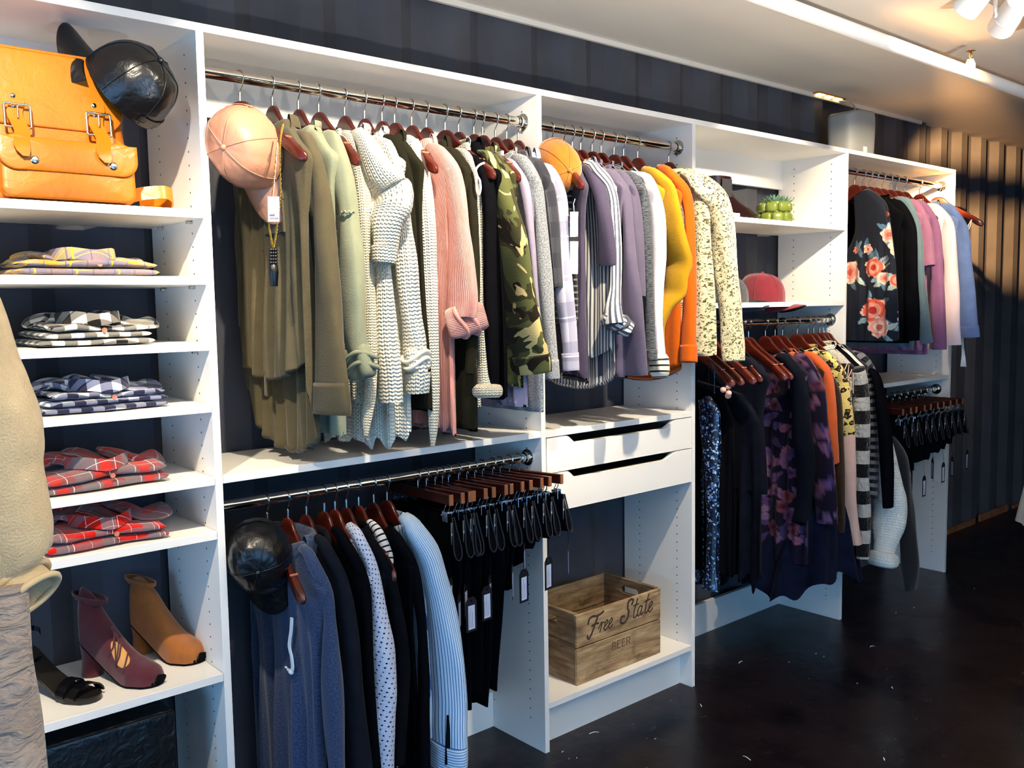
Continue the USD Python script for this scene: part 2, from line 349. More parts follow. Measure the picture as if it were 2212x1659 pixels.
# sprinkler pipe with upright sprinkler head
pa, pb = np.array([-4.4, -.535, 2.352]), np.array([8.8, -.505, 2.352])
pipe = Thing('sprinkler_pipe', 'long white sprinkler pipe running under the ceiling', 'pipe', (2, -.52, 2.35))
pipe.part('pipe', tube([pa, pb], .024, 24), white_paint, 30)
sx = onz(2082, 150, 2.37); sx = np.array([sx[0], -.52, 2.352])
pipe.part('riser', tube([sx, sx+[0, 0, .035], sx+[0, 0, .035], sx+[0, 0, .043], sx+[0, 0, .043], sx+[0, 0, .052]], [.019, .019, .016, .016, .0135, .012], 18), white_paint, 30)
fr = [tube([sx+[0, 0, .05], sx+[s*.011, 0, .058], sx+[s*.011, 0, .072], sx+[0, 0, .083]], .0022, 8) for s in (-1, 1)]
ph = pipe.part('sprinkler_head', cat_([cyl(sx+[0, 0, .045], sx+[0, 0, .058], .008, 12)]+fr), brass, 30, label='brass sprinkler head')
pipe.part('deflector', cat_([lathe([(1e-4, 0), (.013, 0), (.013, .0015), (1e-4, .0015)], sx+[0, 0, .083], 16)]+[obox(sx+[math.cos(a)*.015, math.sin(a)*.015, .0845], [math.cos(a), math.sin(a), 0], [-math.sin(a), math.cos(a), 0], [0, 0, 1], .008, .004, .0015, .0003) for a in np.arange(8)*PI/4]), brass, False, parent=ph)

# lighting track with white cylinder spots
trk = Thing('light_track', 'bronze ceiling track carrying the white spotlights', 'light track', (2, -.86, CEIL))
trk.part('rail', box(-2.2, 6.5, -.878, -.842, CEIL-.03, CEIL), track_m)
trk.part('slot', box(-2.2, 6.5, -.866, -.854, CEIL-.032, CEIL-.02), black_dot)
lampface = plain('lamp_glow', '#fff2dd', emit=((1, .85, .62), 12.))
for i, (pos, to, inten, cone) in enumerate(SPOTS):
    p = np.array(pos); ax = np.array(to)-p; ax /= np.linalg.norm(ax); base = p-ax*.012
    lab = ['white cylinder track spotlight first along the bronze track', 'white cylinder track spotlight second along the bronze track', 'white cylinder track spotlight third along the bronze track', 'white cylinder track spotlight fourth along the bronze track',
           'white track spotlight cut off by the picture\'s top edge, left of the other two', 'white ringed track spotlight hanging between the other two in view', 'white track spotlight nearest the picture\'s right edge'][i]
    s = Thing('track_spotlight', lab, 'spotlight', (p[0], p[1], CEIL), group='white spotlights on the ceiling track')
    s.part('housing', lathe([(.018, -.135), (.034, -.125), (.040, -.05), (.040, -.0485), (.0385, -.048), (.0385, -.046), (.041, -.0455), (.042, .008), (.038, .010), (.037, -.012), (.012, -.02)], base, 28, ax), white_paint, 30)
    top = base - ax*.09
    for sgn in (-1, 1):
        sd = np.cross(ax, [0, 0, 1.0]); sd /= np.linalg.norm(sd); a = base-ax*.06+sd*sgn*.044
        s.part('yoke_arm', cat_([tube([a, a+[0, 0, .02], [a[0], a[1], CEIL-.05]], .006, 8), cyl(a-sd*.004, a+sd*.004, .009, 12)]), white_paint, 30)
    s.part('track_adapter', box(p[0]-.055, p[0]+.055, -.885, -.835, CEIL-.058, CEIL-.03, .004), white_paint)
# warm strip seen through the gap between ceiling and wall
g = onz(1792, 207, CEIL)
up = Thing('gap_lamp', 'small warm glowing lamp strip at the edge of ceiling and wall', 'lamp', (g[0], g[1], CEIL))
glow = plain('gap_glow', '#ffcf80', emit=((1, .62, .2), 5.)); 
up.part('housing', box(g[0]-.13, g[0]+.13, g[1]-.02, g[1]+.02, CEIL-.005, CEIL+.001, .002), brass)
for k in range(3): up.part('bulb', sph((g[0]-.08+.08*k, g[1], CEIL-.005), .02, 2, (1.8, .8, .3)), glow, True)

# ------------------------------------------------------------------ the white closet units
XP = [-1.09, 0.0, 1.0723, 1.8373, 2.9217, 4.0027]
ROD_Y, ROD_R = .065, .0145
def holes(xface, sgn, z0=.10, z1=2.09, skip=()):
    L = []
    for y in (.071, .259):
        for z in np.arange(z0, z1, .0323):
            a = np.arange(7)*2*PI/7; r = .0026
            v = np.c_[np.full(7, xface+sgn*.0004), y+r*np.cos(a), z+r*np.sin(a)]; v = np.vstack([v, [xface+sgn*.0004, y, z]])
            f = [(i, (i+1) % 7, 7) if sgn > 0 else ((i+1) % 7, i, 7) for i in range(7)]; L.append(trimesh.Trimesh(v, f, process=False))
    return cat_(L)
def flange(x, z, s):
    return lathe([(1e-4, 0), (.027, 0), (.027, .004), (.0185, .006), (.0185, .018), (.0160, .018), (.0160, .006), (1e-4, .006)], (x, ROD_Y, z), 24, (s, 0, 0))
unit_labels = ['tall white shelf unit of stacked shelves with backpack, folded shirts and shoes', 'widest white hanging unit holding pale knitwear above and black leggings below', 'narrow white unit with two drawers above the wooden crate', 'white unit with red cap and boot shelves over a hanging rod', 'end white unit holding floral blouse and pastel tops']
units = []
def side(u, x, y1=D, right=True):
    u.part('side_panel', box(x, x+T, 0, y1, 0, HT, .0008), white)
def rod(u, x0, x1, z):
    r = u.part('hanging_rod', cyl((x0+.002, ROD_Y, z), (x1-.002, ROD_Y, z), ROD_R, 28), chrome, 30, label='chrome hanging rod')
    u.part('rod_flange', flange(x0, z, 1), chrome, 30, parent=r); u.part('rod_flange', flange(x1, z, -1), chrome, 30, parent=r)
ROD = {1: [2.037, .975], 2: [2.035], 3: [1.38], 4: [2.052, .987]}
shelf_z = {0: [1.701, 1.545, 1.389, 1.241, 1.064, .931, .576], 1: [1.065], 2: [1.062, .165], 3: [1.793, 1.462], 4: [1.065]}
for i in range(5):
    x0, x1 = XP[i]+T, XP[i+1]
    u = Thing('closet_unit', unit_labels[i], 'shelf unit', ((x0+x1)/2, .17, 0), 'white shelf units along the wall'); units.append(u)
    if i == 0: side(u, XP[0])
    side(u, XP[i+1]); u.part('top_panel', box(x0, x1, 0, D, HT-T, HT, .0008), white)
    u.part('back_rail', box(x0, x1, D-.019, D, 1.985, HT-T), white)
    for z in shelf_z[i]:
        u.part('shelf', box(x0+.001, x1-.001, 0.0 if i in (0, 3) else .001, D-.002, z-.02, z, .0008), white)
    for z in ROD.get(i, []): rod(u, x0, x1, z)
    u.part('peg_holes', cat_([holes(x1, -1), holes(x0, 1)]), black_dot, kind='stuff')
u = units[1]; u.part('toe_rail', box(XP[1]+T, XP[2], .268, .287, 0, .125), white)
u = units[2]; x0, x1 = XP[2]+T, XP[3]; u.part('toe_rail', box(x0, x1, .058, .077, 0, .145), white)
u = units[3]; u.part('toe_rail', box(XP[3]+T, XP[4], D-.019, D, 0, .14), white)
def scoop(xa, xb, z0, z1):
    L = xb-xa; s0, s1, dp = xa+.12*L, xb-.115*L, .026
    top = [(xa, z1), (s0, z1)]
    for k in range(9): t = k/8; top.append((s0+.045*t, z1-dp*(t*t*(3-2*t))))
    for k in range(9): t = k/8; top.append((s1-.075+.075*t, z1-dp*(1-t*t*(3-2*t))))
    top += [(xb, z1), (xb, z0), (xa, z0)]
    return sg.Polygon(top)
for z0, z1 in ((.9255, 1.039), (.797, .9225)):
    d = u2 = units[2].part('drawer', prism(scoop(x0+.003, x1-.003, z0, z1), 'y', .0, .018), white)
    units[2].part('drawer_box', cat_([box(x0+.02, x1-.02, .03, .045, z0+.01, z1-.03), box(x0+.02, x0+.035, .018, .32, z0+.01, z1-.03), box(x1-.035, x1-.02, .018, .32, z0+.01, z1-.03), box(x0+.02, x1-.02, .305, .32, z0+.01, z1-.03), box(x0+.02, x1-.02, .018, .32, z0+.01, z0+.02)]), plain('drawer_box_grey', '#6d6a62', rough=.7) if 'drawer_box_grey' not in mats else mats['drawer_box_grey'], parent=d)
for z in shelf_z[0]:
    for y in (.071, .259): units[0].part('shelf_pin', cyl((-.014, y, z-.0245), (.001, y, z-.0245), .004, 8), wire_m)
# ------------------------------------------------------------------ hangers
wood = uvm('mahogany_gloss', lambda N, L: ramp(N, L, noise(N, L, 30., 2., vec='t.object', stretch=(3, .25, 1.)), [(.3, '#35100b'), (.7, '#5c1f13')]), .22, 0., None, .6)
wood_end = plain('hanger_notch', '#b06a50', rough=.4)
def hanger_wood(k=1.):
    U = np.r_[np.linspace(-.2195, -.19, 9), np.linspace(-.18, .18, 61), np.linspace(.19, .2195, 9)]
    top = PchipInterpolator([0, .016, .03, .045, .07, .11, .16, .20, .2155, .2196], [-.057, -.0595, -.068, -.084, -.104, -.129, -.160, -.189, -.203, -.2115])
    bot = PchipInterpolator([0, .03, .06, .11, .16, .19, .21, .2175, .2196], [-.128, -.129, -.138, -.164, -.195, -.218, -.224, -.2185, -.2118])
    th = np.arange(18)*2*PI/18; R = []
    for u in U:
        a = abs(u); t, b = float(top(a)), float(bot(a)); hh = max((t-b)/2, 2e-4); w = (.0065+.0045*sstep(.08, .19, a))*min(1, math.sqrt(max(1e-4, 1-((a-.19)/.0297)**2)) if a > .19 else 1)
        bend = .016*sstep(.03, .21, a)                       # the arms curve forward
        c, s = np.cos(th), np.sin(th); e = .55
        R.append(np.c_[-bend + w*np.sign(c)*abs(c)**e, np.full(18, -u*k), (t+b)/2 + hh*np.sign(s)*abs(s)**e])
    return grid(np.array(R), closed=True, caps=True)
def hook_path(r=ROD_R+.0022, hb=-.057):
    P = [(0, hb), (0, hb+.02), (.002, hb+.027), (.010, -.020)]
    P += [(r*math.sin(a), r*math.cos(a)) for a in np.linspace(2.35, -1.75, 26)]
    return np.array([(0, -u, h) for u, h in P])
hangers = {}
def make_hanger(loc, label, rz, group=None, k=1.):
    """A contoured wooden hanger; k < 1 is the narrower pattern that the blouses and coats hide."""
    group = group or 'reddish wooden hangers on the chrome rods'
    if k not in hangers:
        hangers[k] = t = Thing('wooden_hanger', label, 'hanger', (0, 0, 0), group)
        t.part('wooden_body', hanger_wood(k), wood, 40)
        hk = t.part('hook', tube(hook_path(), .0017, 8), wire_m, 30)
        t.part('ferrule', tube([(0, 0, -.06), (0, 0, -.06), (0, 0, -.036), (0, 0, -.034)], [1e-4, .0036, .0036, .002], 12), wire_m, 30, parent=hk)
        for s in (-1, 1): t.part('notch_pin', obox((-.0135, -s*.163*k, -.1615), (1, 0, 0), (0, .84, s*.53), (0, -s*.53, .84), .022, .006, .004, .001), wood_end)
        t.x.ClearXformOpOrder(); t.x.AddTranslateOp().Set(Gf.Vec3d(*map(float, loc))); t.x.AddRotateZOp().Set(float(rz))
        return
    copy_thing(hangers[k], loc, label, group, rz)

# ------------------------------------------------------------------ garments
def sgp(v, e): return np.sign(v)*np.abs(v)**e
def soft(P, A, B, E1, E2, m=30, seed=0, wr=.10, inner=.02, e=.9, rib=0., cap=True, fold=.0):
    """Cloth tube: centre line P, half-widths A along E1 and B along E2, with wrinkles; hollow at the end. Returns a mesh and its uv."""
    n = len(P); th = np.linspace(0, 2*PI, m+1); T = frame_of(P); s = np.r_[0, np.cumsum(np.linalg.norm(np.diff(P, axis=0), axis=1))]
    A, B = np.broadcast_to(A, (n,)), np.broadcast_to(B, (n,)); R = []
    rng = np.random.RandomState(seed); ph = rng.rand(6)*6.28
    cc, ss = sgp(np.cos(th), e), sgp(np.sin(th), e)
    for i in range(n):
        e1 = E1 - T[i]*(E1@T[i]); e1 /= np.linalg.norm(e1); e2 = np.cross(T[i], e1); e2 *= 1 if e2@E2 > 0 else -1
        q = np.c_[np.cos(th)*1.6+ph[0], np.sin(th)*1.6+ph[1], np.full(m+1, s[i]*7+ph[2])]
        k = 1 + wr*(meshkit.noise(q, seed)-.5)*2 + fold*np.sin(3*th+ph[3]+2.2*math.sin(s[i]*6+ph[4]))
        if rib: k = k*(1+rib*np.sin(34*th))
        R.append(P[i] + (A[i]*cc*k)[:, None]*e1 + (B[i]*ss*k)[:, None]*e2)
    R = np.array(R)
    uv = np.stack([np.broadcast_to(th/(2*PI)*2*PI*float(np.mean((A+B)/2)), (n, m+1)), np.broadcast_to(-s[:, None], (n, m+1))], -1)
    if inner:
        cen = R[-1, :-1].mean(0); d = -T[-1]*inner
        R = np.concatenate([R, (cen+(R[-1]-cen)*.93)[None], (cen+(R[-1]-cen)*.86+d)[None]]); uv = np.concatenate([uv, uv[-1:], uv[-1:]+[0, .02]])
    if cap: R = np.concatenate([(R[0][:-1].mean(0)+(R[0]-R[0][:-1].mean(0))*.02)[None], R]); uv = np.concatenate([uv[:1], uv])
    R = np.concatenate([R, (R[-1][:-1].mean(0)+(R[-1]-R[-1][:-1].mean(0))*.02)[None]]); uv = np.concatenate([uv, uv[-1:]])
    return grid(R, closed=False), uv.reshape(-1, 2)
class G: pass
def sleeve_from(rows, yc, zoff=0., bth=.024, n=38, lead=False):
    """Centre line and in-plane half-width of a hanging sleeve from its outline rows (left, right, height in the photograph), hung at depth yc."""
    rows = np.array(rows, float); k = len(rows); ys = np.interp(np.linspace(0, 1, k), np.linspace(0, 1, len(yc)), yc)
    P, A = [], []
    for (l, r, y), Y in zip(rows, ys):
        p = ony((l+r)/2, y, Y); d = np.linalg.norm(p-C); hw = (r-l)/2*d/FPX
        vx = abs(ray((l+r)/2, y)[1]); vy = abs(ray((l+r)/2, y)[0]); q = math.hypot(vx, vy); vx, vy = vx/q, vy/q   # how much x- and y-extents show
        b = min(bth, hw/vx*.8); A.append((math.sqrt(max(hw**2-(vx*b)**2, (.3*hw)**2))/vy, b)); P.append(p)
    P, A = np.array(P), np.array(A)
    if lead: P = np.vstack([P[0]+[0, .062, .040], P[0]+[0, .022, .022], P[1:]]); A = np.vstack([[A[0, 0]*.5, A[0, 1]*.6], A[0]*[.72, .8], A[1:]])
    s = np.r_[0, np.cumsum(np.linalg.norm(np.diff(P, axis=0), axis=1))]; t = np.linspace(0, s[-1], n)
    return PchipInterpolator(s, P)(t), np.clip(PchipInterpolator(s, A[:, 0])(t), .006, .075), np.clip(PchipInterpolator(s, A[:, 1])(t), .005, .05), t
seedc = [10]
def add_sleeve(th, mat, rows, yc=(-.115, -.14, -.155), bth=.024, end=None, endmat=None, wr=.10, fold=.04, U=np.array([0, -1., 0]), name='sleeve', vcol=None, lead=True):
    seedc[0] += 1; P, A, B, t = sleeve_from(rows, yc, bth=bth, lead=lead); X = np.array([1.0, 0, 0])
    me, uv = soft(P, A, B, U, X, seed=seedc[0], wr=wr, fold=fold)
    p = th.part(name, me, mat, 'weld', uv=uv, vcol=vcol(me.vertices, uv) if vcol else None)
    if end:
        kind, h = end; i = np.searchsorted(t, t[-1]-h); Q = P[max(0, i-1):]; nn = max(8, len(Q)); k = np.linspace(0, len(Q)-1, nn); Q = np.stack([np.interp(k, np.arange(len(Q)), Q[:, j]) for j in range(3)], 1)
        a, b = np.interp(np.linspace(i-1, len(A)-1, nn), np.arange(len(A)), A), np.interp(np.linspace(i-1, len(B)-1, nn), np.arange(len(B)), B)
        x = np.linspace(0, 1, nn)
        if kind == 'cuff': a, b, rb = a+.004, b+.004, 0.
        elif kind == 'rib': a, b, rb = a*.97+.003, b*.97+.003, .035
        else: bul = np.sqrt(np.clip(1-(2*x-1)**2, 0, 1)); a, b, rb = a*1.02+.004+.012*bul, b*1.02+.004+.012*bul, 0.
        me, uv = soft(Q, a, b, U, X, seed=seedc[0]+500, wr=.05 if kind != 'roll' else .16, fold=.02 if kind != 'roll' else .07, rib=rb)
        th.part('cuff', me, endmat or mat, 'weld', uv=uv, parent=p)
    return p
def roll_cuff(th, mat, c, ax, ra, rb, ln, seed, parent=None):
    """A fat turned-up cuff, twisted a little."""
    ax = np.array(ax, float); ax /= np.linalg.norm(ax); x = np.linspace(-1, 1, 22); P = np.array(c)+np.outer(x*ln/2, ax)
    b = np.clip(1-np.abs(x)**3, .02, 1)**.5; k = .72+.28*b
    me, uv = soft(P, ra*k, rb*k, np.cross(ax, [1., 0, 0]), np.array([1., 0, 0]), seed=seed, wr=.22, fold=.10, inner=.03)
    th.part('cuff', me, mat, 'weld', uv=uv, parent=parent)
    # the turned hem runs round it as a soft ring
    t = np.linspace(0, 2*PI, 40); e1 = np.cross(ax, [1., 0, 0]); e1 /= np.linalg.norm(e1); e2 = np.cross(ax, e1)
    for s, off in ((1.02, .18), (1.06, -.12)):
        Q = np.array(c)+np.outer(off*ln+.010*np.sin(t*2+seed), ax)+np.outer(ra*s*np.cos(t), e1)+np.outer(rb*s*np.sin(t), e2)
        th.part('cuff_fold', tube(Q, .006, 8), mat, True, parent=parent)
def garment(name, short, label, cat, head, mat, hem, rz=1, rod=None, yaw=0., near=.185, far=.195, hem_near=None, hem_far=None, neck=.090, scoop=.03, th=.014, folds=(.006, .085), sleeve=None, sl_mat=None, yc=(-.115, -.14, -.155), bth=.024, end=None, endmat=None,
            far_sleeve=None, collar=None, collar_mat=None, hanger=True, group=None, shirt_tail=0., ragged=0., wr=.10, vpaint=None, res=(46, 96), top=.053, hem_band=None, prof=None, slfold=.04, x=None, sl_paint=None, sh=.206, slant=0.):
    """One garment on its hanger: a draped hollow body, sleeves, collar. head: the hanger's apex in the photograph; hem: (front z, back z)."""
    rodz = rod if rod is not None else {1: 2.037, 2: 2.035, 4: 2.052, 5: .975, 6: 1.38, 7: .987}[rz]; zA = rodz-.057
    hp = ony(*head, ROD_Y) if x is None else np.array([x, ROD_Y, zA]); x = hp[0]; ya = math.radians(yaw); Uv = np.array([math.sin(ya), -math.cos(ya), 0]); Xv = np.array([math.cos(ya), math.sin(ya), 0])
    seedc[0] += 1; rng = np.random.RandomState(seedc[0]); ph = rng.rand(8)*6.28
    zf, zb = hem; hn, hf = hem_near or near+.015, hem_far or far+.015
    t = Thing(name, label, cat, (x, ROD_Y, min(zf, zb)), group); zt = zA-top
    n, m = res; thv = np.linspace(0, 2*PI, m+1); cs, sn = np.cos(thv), np.sin(thv); front = sn < 0
    v = np.r_[np.linspace(0, .16, 12)**1.0*1., np.linspace(.16, 1, n-11)[1:]]
    zmid = (zf+zb)/2; R, UV = [], []
    if prof is None: 
        shn, shf = (sh if near > .145 else near), (.206 if far > .145 else far); ks = .85 if near > .145 else 1.; kx = [0, .010, .037, .069, .095, .154, .274, 2.]
        wN = PchipInterpolator(kx, [neck, min(.120*ks, shn), min(.168*ks, shn), min(.210*ks, shn), shn, near*.5+shn*.5, near, near]); wF = PchipInterpolator(kx, [neck, min(.120*ks, shf), min(.168*ks, shf), min(.210*ks, shf), shf, far*.5+shf*.5, far, far])
    else: a = np.array(prof, float); wN, wF = PchipInterpolator(a[:, 0], a[:, 1], extrapolate=False), PchipInterpolator(a[:, 0], a[:, 2], extrapolate=False)
    Lm = zt-zmid; ks_ = .85 if near > .145 else 1.
    for vi in v:
        dz = Lm*vi; k = sstep(.25, 1, vi)
        a, b = float(wN(min(dz, 2.))) if prof is None else float(wN(np.clip(dz, prof[0][0], prof[-1][0]))), float(wF(min(dz, 2.))) if prof is None else float(wF(np.clip(dz, prof[0][0], prof[-1][0])))
        if prof is None: a, b = a+(hn-near)*k, b+(hf-far)*k
        uc, hw = (a-b)/2, (a+b)/2; u = uc+hw*sgp(cs, .8)
        tt = (th*(.95+.35*k)+(.012*math.exp(-(dz/.18)**2) if near > .145 else 0.))*sgp(sn, .55)*np.clip(1.15-.25*abs(cs), 0, 1)
        am = folds[0]*sstep(.05, .75, vi); wob = 1.2*math.sin(vi*3+ph[2])
        tt = tt + am*(np.sin(u*2*PI/folds[1]+ph[0]+wob)*.65+np.sin(u*2*PI/(folds[1]*.57)+ph[1]-wob*.6)*.45) + .004*(meshkit.noise(np.c_[u*9, np.full(m+1, dz*5), sn*2+5], seedc[0])-.5)
        tt = tt - .016*sstep(.03, .21*ks_, np.abs(u))*math.exp(-(dz/.25)**2)
        zend = np.where(front, zf, zb); mixw = np.clip(np.abs(sn)*3, 0, 1); zend = zend*mixw+(zf+zb)/2*(1-mixw)
        off = shirt_tail*(np.abs((u-uc)/max(hw, .01))**2.2) + ragged*(meshkit.noise(np.c_[u*42, sn*1.5, np.full(m+1, 3.)], seedc[0])-.5)
        z = zt+(zend-zt)*vi + off*vi**3 - scoop*front*np.clip(1-(np.abs(u)/(neck*1.3))**2, 0, 1)*math.exp(-dz/.05) - slant*u*math.exp(-dz/.2)
        R.append(np.array([x, ROD_Y, 0])+u[:, None]*Uv+tt[:, None]*Xv+z[:, None]*np.array([0, 0, 1.]))
        UV.append(np.c_[np.where(front, u, .75-u), z])
    R, UV = np.array(R), np.array(UV)
    cen = R[-1].mean(0); lo = R[-1]+np.array([0, 0, .0]); ins = R[-1].copy(); ins = ins-(((R[-1]-cen)@Xv)[:, None]*Xv)*.25+np.array([0, 0, .012])
    top_in = R[0].copy(); c0 = R[0].mean(0); top_in = c0+(R[0]-c0)*.9-np.array([0, 0, .03])
    R = np.concatenate([(c0+(R[0]-c0)*.05-np.array([0, 0, .035]))[None], top_in[None], R, ins[None]]); UV = np.concatenate([UV[:1], UV[:1], UV, UV[-1:]])
    body = grid(R, closed=False); uv = UV.reshape(-1, 2)
    bp = t.part('body', body, mat, 'weld', uv=uv, vcol=vpaint(uv, R.reshape(-1, 3)) if vpaint else None)
    g = G(); g.t, g.x, g.zA, g.U, g.X, g.R, g.zt, g.th, g.mat, g.body = t, x, zA, Uv, Xv, R[2:-1], zt, th, mat, bp
    g.at = lambda u, z, dt=0.: g_at(g, u, z, dt)
    if sleeve: g.sl = add_sleeve(t, sl_mat or mat, sleeve, yc, bth, end, endmat, wr, slfold, vcol=sl_paint)
    if far_sleeve:
        zs = np.linspace(zA-.14, far_sleeve, 24); P = np.array([np.array([x, ROD_Y, 0])-Uv*(.165+.04*sstep(0, .5, q))+Xv*.004+np.array([0, 0, z]) for q, z in zip(np.linspace(0, 1, 24), zs)])
        P[:, 1] = np.minimum(P[:, 1], .30); me, uv2 = soft(P, np.interp(np.linspace(0, 1, 24), [0, .2, 1], [.03, .045, .036]), .018, -Uv, Xv, m=20, seed=seedc[0]+90, wr=.1)
        t.part('sleeve', me, sl_mat or mat, 'weld', uv=uv2)
    if collar: add_collar(g, collar, collar_mat or mat, neck)
    if hanger: make_hanger((x, ROD_Y, rodz), 'dark red wooden hanger carrying the '+short, yaw, None, 1. if near < .146 else .85)
    return g
def g_at(g, u, z, dt=0.):
    """A point on the garment's front face at (u, z), dt in front of it."""
    P = g.R.reshape(-1, 3); rel = P-np.array([g.x, ROD_Y, 0]); uu, tt = rel@g.U, rel@g.X; m = g.R.shape[1]; fr = np.tile(np.sin(np.linspace(0, 2*PI, m)) < -.05, len(g.R))
    d = (uu-u)**2+(P[:, 2]-z)**2+np.where(fr, 0, 9.); i = np.argsort(d)[:5]; w = 1/(d[i]+1e-7)
    return np.array([g.x, ROD_Y, 0])+u*g.U+((tt[i]*w).sum()/w.sum()-dt)*g.X+np.array([0, 0, z])
def patch(g, poly, th=.0022, dt=.0006, nu=14, nz=12):
    """A cloth patch (pocket, placket, card) lying on the garment's front: poly = (u0, u1, z0, z1)."""
    u0, u1, z0, z1 = poly; R = []
    for z in np.linspace(z1, z0, nz):
        fr = [g_at(g, u, z, dt+th) for u in np.linspace(u0, u1, nu)]; bk = [g_at(g, u, z, dt-.002) for u in np.linspace(u1, u0, nu)]; R.append(fr+bk)
    m = grid(np.array(R), closed=True, caps=True)
    uv = np.zeros((len(m.vertices), 2)); rel = m.vertices-np.array([g.x, ROD_Y, 0]); uv[:, 0] = rel@g.U; uv[:, 1] = m.vertices[:, 2]
    return m, uv
def add_collar(g, kind, mat, neck):
    m = 48; th = np.linspace(0, 2*PI, m+1)
    base = g.R[0][np.round(np.linspace(0, g.R.shape[1]-1, m+1)).astype(int)]; c = base.mean(0); d = base-c; dn = d/np.maximum(np.linalg.norm(d, axis=1, keepdims=True), 1e-6)
    prof = {'shirt': [(-.001, -.006), (0, .006), (.003, .013), (.007, .015), (.013, .011), (.018, -.002), (.021, -.018), (.018, -.020), (.012, -.006), (.006, .008)],
            'crew': [(-.002, -.008), (-.001, .004), (.003, .010), (.007, .008), (.007, -.002), (.004, -.010)],
            'hood': [(-.004, -.02), (-.002, .012), (.006, .022), (.018, .020), (.026, .004), (.024, -.03), (.012, -.06), (.0, -.05)],
            'roll': [(-.003, -.01), (-.004, .008), (.002, .016), (.012, .017), (.018, .008), (.016, -.006), (.008, -.014)]}[kind]
    R = np.array([base+dn*r+np.array([0, 0, h]) for r, h in prof+prof[:1]]); me = grid(R, closed=False)
    uv = np.stack([np.broadcast_to(th*.035, (len(R), m+1)), np.broadcast_to(np.arange(len(R))[:, None]*.01, (len(R), m+1))], -1).reshape(-1, 2)
    g.t.part({'hood': 'hood', 'crew': 'neckband'}.get(kind, 'collar'), me, mat, 'weld', uv=uv)
def button(g, p, mat, r=.0055, parent=None, n=(-1, 0, 0)):
    g.t.part('button', lathe([(1e-4, -.001), (r, -.001), (r, .0015), (r*.7, .0022), (1e-4, .0018)], p, 12, n), mat, 30, parent=parent)
Zp = lambda px, py, Y=-.06: float(ony(px, py, Y)[2])
# ------------------------------------------------------------------ upper rod of the widest unit: pale tops
olive = cloth('olive_cotton', '#574f3a', .08); sage = cloth('sage_fleece', '#8c8f74', .06); cream = knit('cream_knit', '#e6dcc4'); cream2 = knit('ivory_knit', '#ece6d2', .013, .010, .005); cream3 = knit('oat_knit', '#dccfb2', .009, .007, .003, hole='#a08a68', holes=-.12)
dkolive = cloth('dark_olive_twill', '#1e1c12', .12); lining = cloth('white_lining', '#cfcad0', .03); blackc = cloth('black_jersey', '#06060a', .2, sheen=0.); camo_m = camo('camouflage')
pinkc = uvm('pink_corduroy', lambda N, L: ramp(N, L, noise(N, L, 20., 3.), [(.3, '#c98478'), (.7, '#d6948a')]), .9, .4, lambda N, L: (math_(N, L, 'sine', math_(N, L, 'multiply', 's.x', 2*PI/.0042)), .002, .8))
lav = cloth('lavender_satin', '#9d92a4', .05, rough=.5); greyh = heather('grey_heather', '#63666a', '#a3a5a6'); dkplaid = plaid('charcoal_plaid', '#4b4b50', [('x', .09, .5, 0, '#2c2c33', .6), ('y', .09, .5, 0, '#2c2c33', .6)], [('x', .045, .06, .2, '#77767c', .7)])
lavplaid = plaid('lavender_plaid', '#b9b6c6', [('x', .12, .5, 0, '#77778c', .55), ('y', .12, .5, .2, '#77778c', .55)], [('y', .12, .04, .1, '#e6e2ec', .8)])
gold = plain('gold_chain', '#c8a24a', rough=.3, metal=1.); tagp = plain('price_tag', '#d9d8e2', rough=.7); tassel_m = plain('black_beads', '#0a0b10', rough=.35)
RA = 'upper chrome rod of the widest unit'
h0 = ony(518, 210, ROD_Y); make_hanger((h0[0], ROD_Y, 2.037), 'wooden hanger with bare orange tip, behind the peach leather cap', 21.6, None)

g = garment('blouse', 'olive high-low blouse', 'long olive high-low blouse with chest pocket, hanging behind the peach cap', 'blouse', (588, 222), olive, (Zp(590, 832), Zp(610, 985, .05)), near=.17, far=.2, hem_near=.16, hem_far=.2, folds=(.015, .062), shirt_tail=.06, th=.022,
            sleeve=[(650, 692, 322), (668, 700, 370), (676, 713, 430), (679, 724, 515), (681, 731, 600), (683, 738, 700), (683, 746, 800), (676, 756, 895)], end=('cuff', .075), far_sleeve=1.42, collar='shirt', res=(60, 150), yaw=0)
for u0, u1, z0, z1, nm in ((-.01, .10, 1.655, 1.735, 'pocket'), (-.012, .102, 1.735, 1.758, 'pocket_flap')):
    me, uv = patch(g, (u0, u1, z0, z1), .006); g.t.part(nm, me, olive, 30, uv=None, parent=g.body)
me, uv = patch(g, (-.052, -.028, 1.24, 1.9), .0025, nu=5, nz=40); g.t.part('button_placket', me, olive, 30, parent=g.body)
for z in (1.86, 1.78, 1.70, 1.62, 1.54, 1.46, 1.38, 1.30): button(g, g.at(-.04, z, .004), olive, .005)

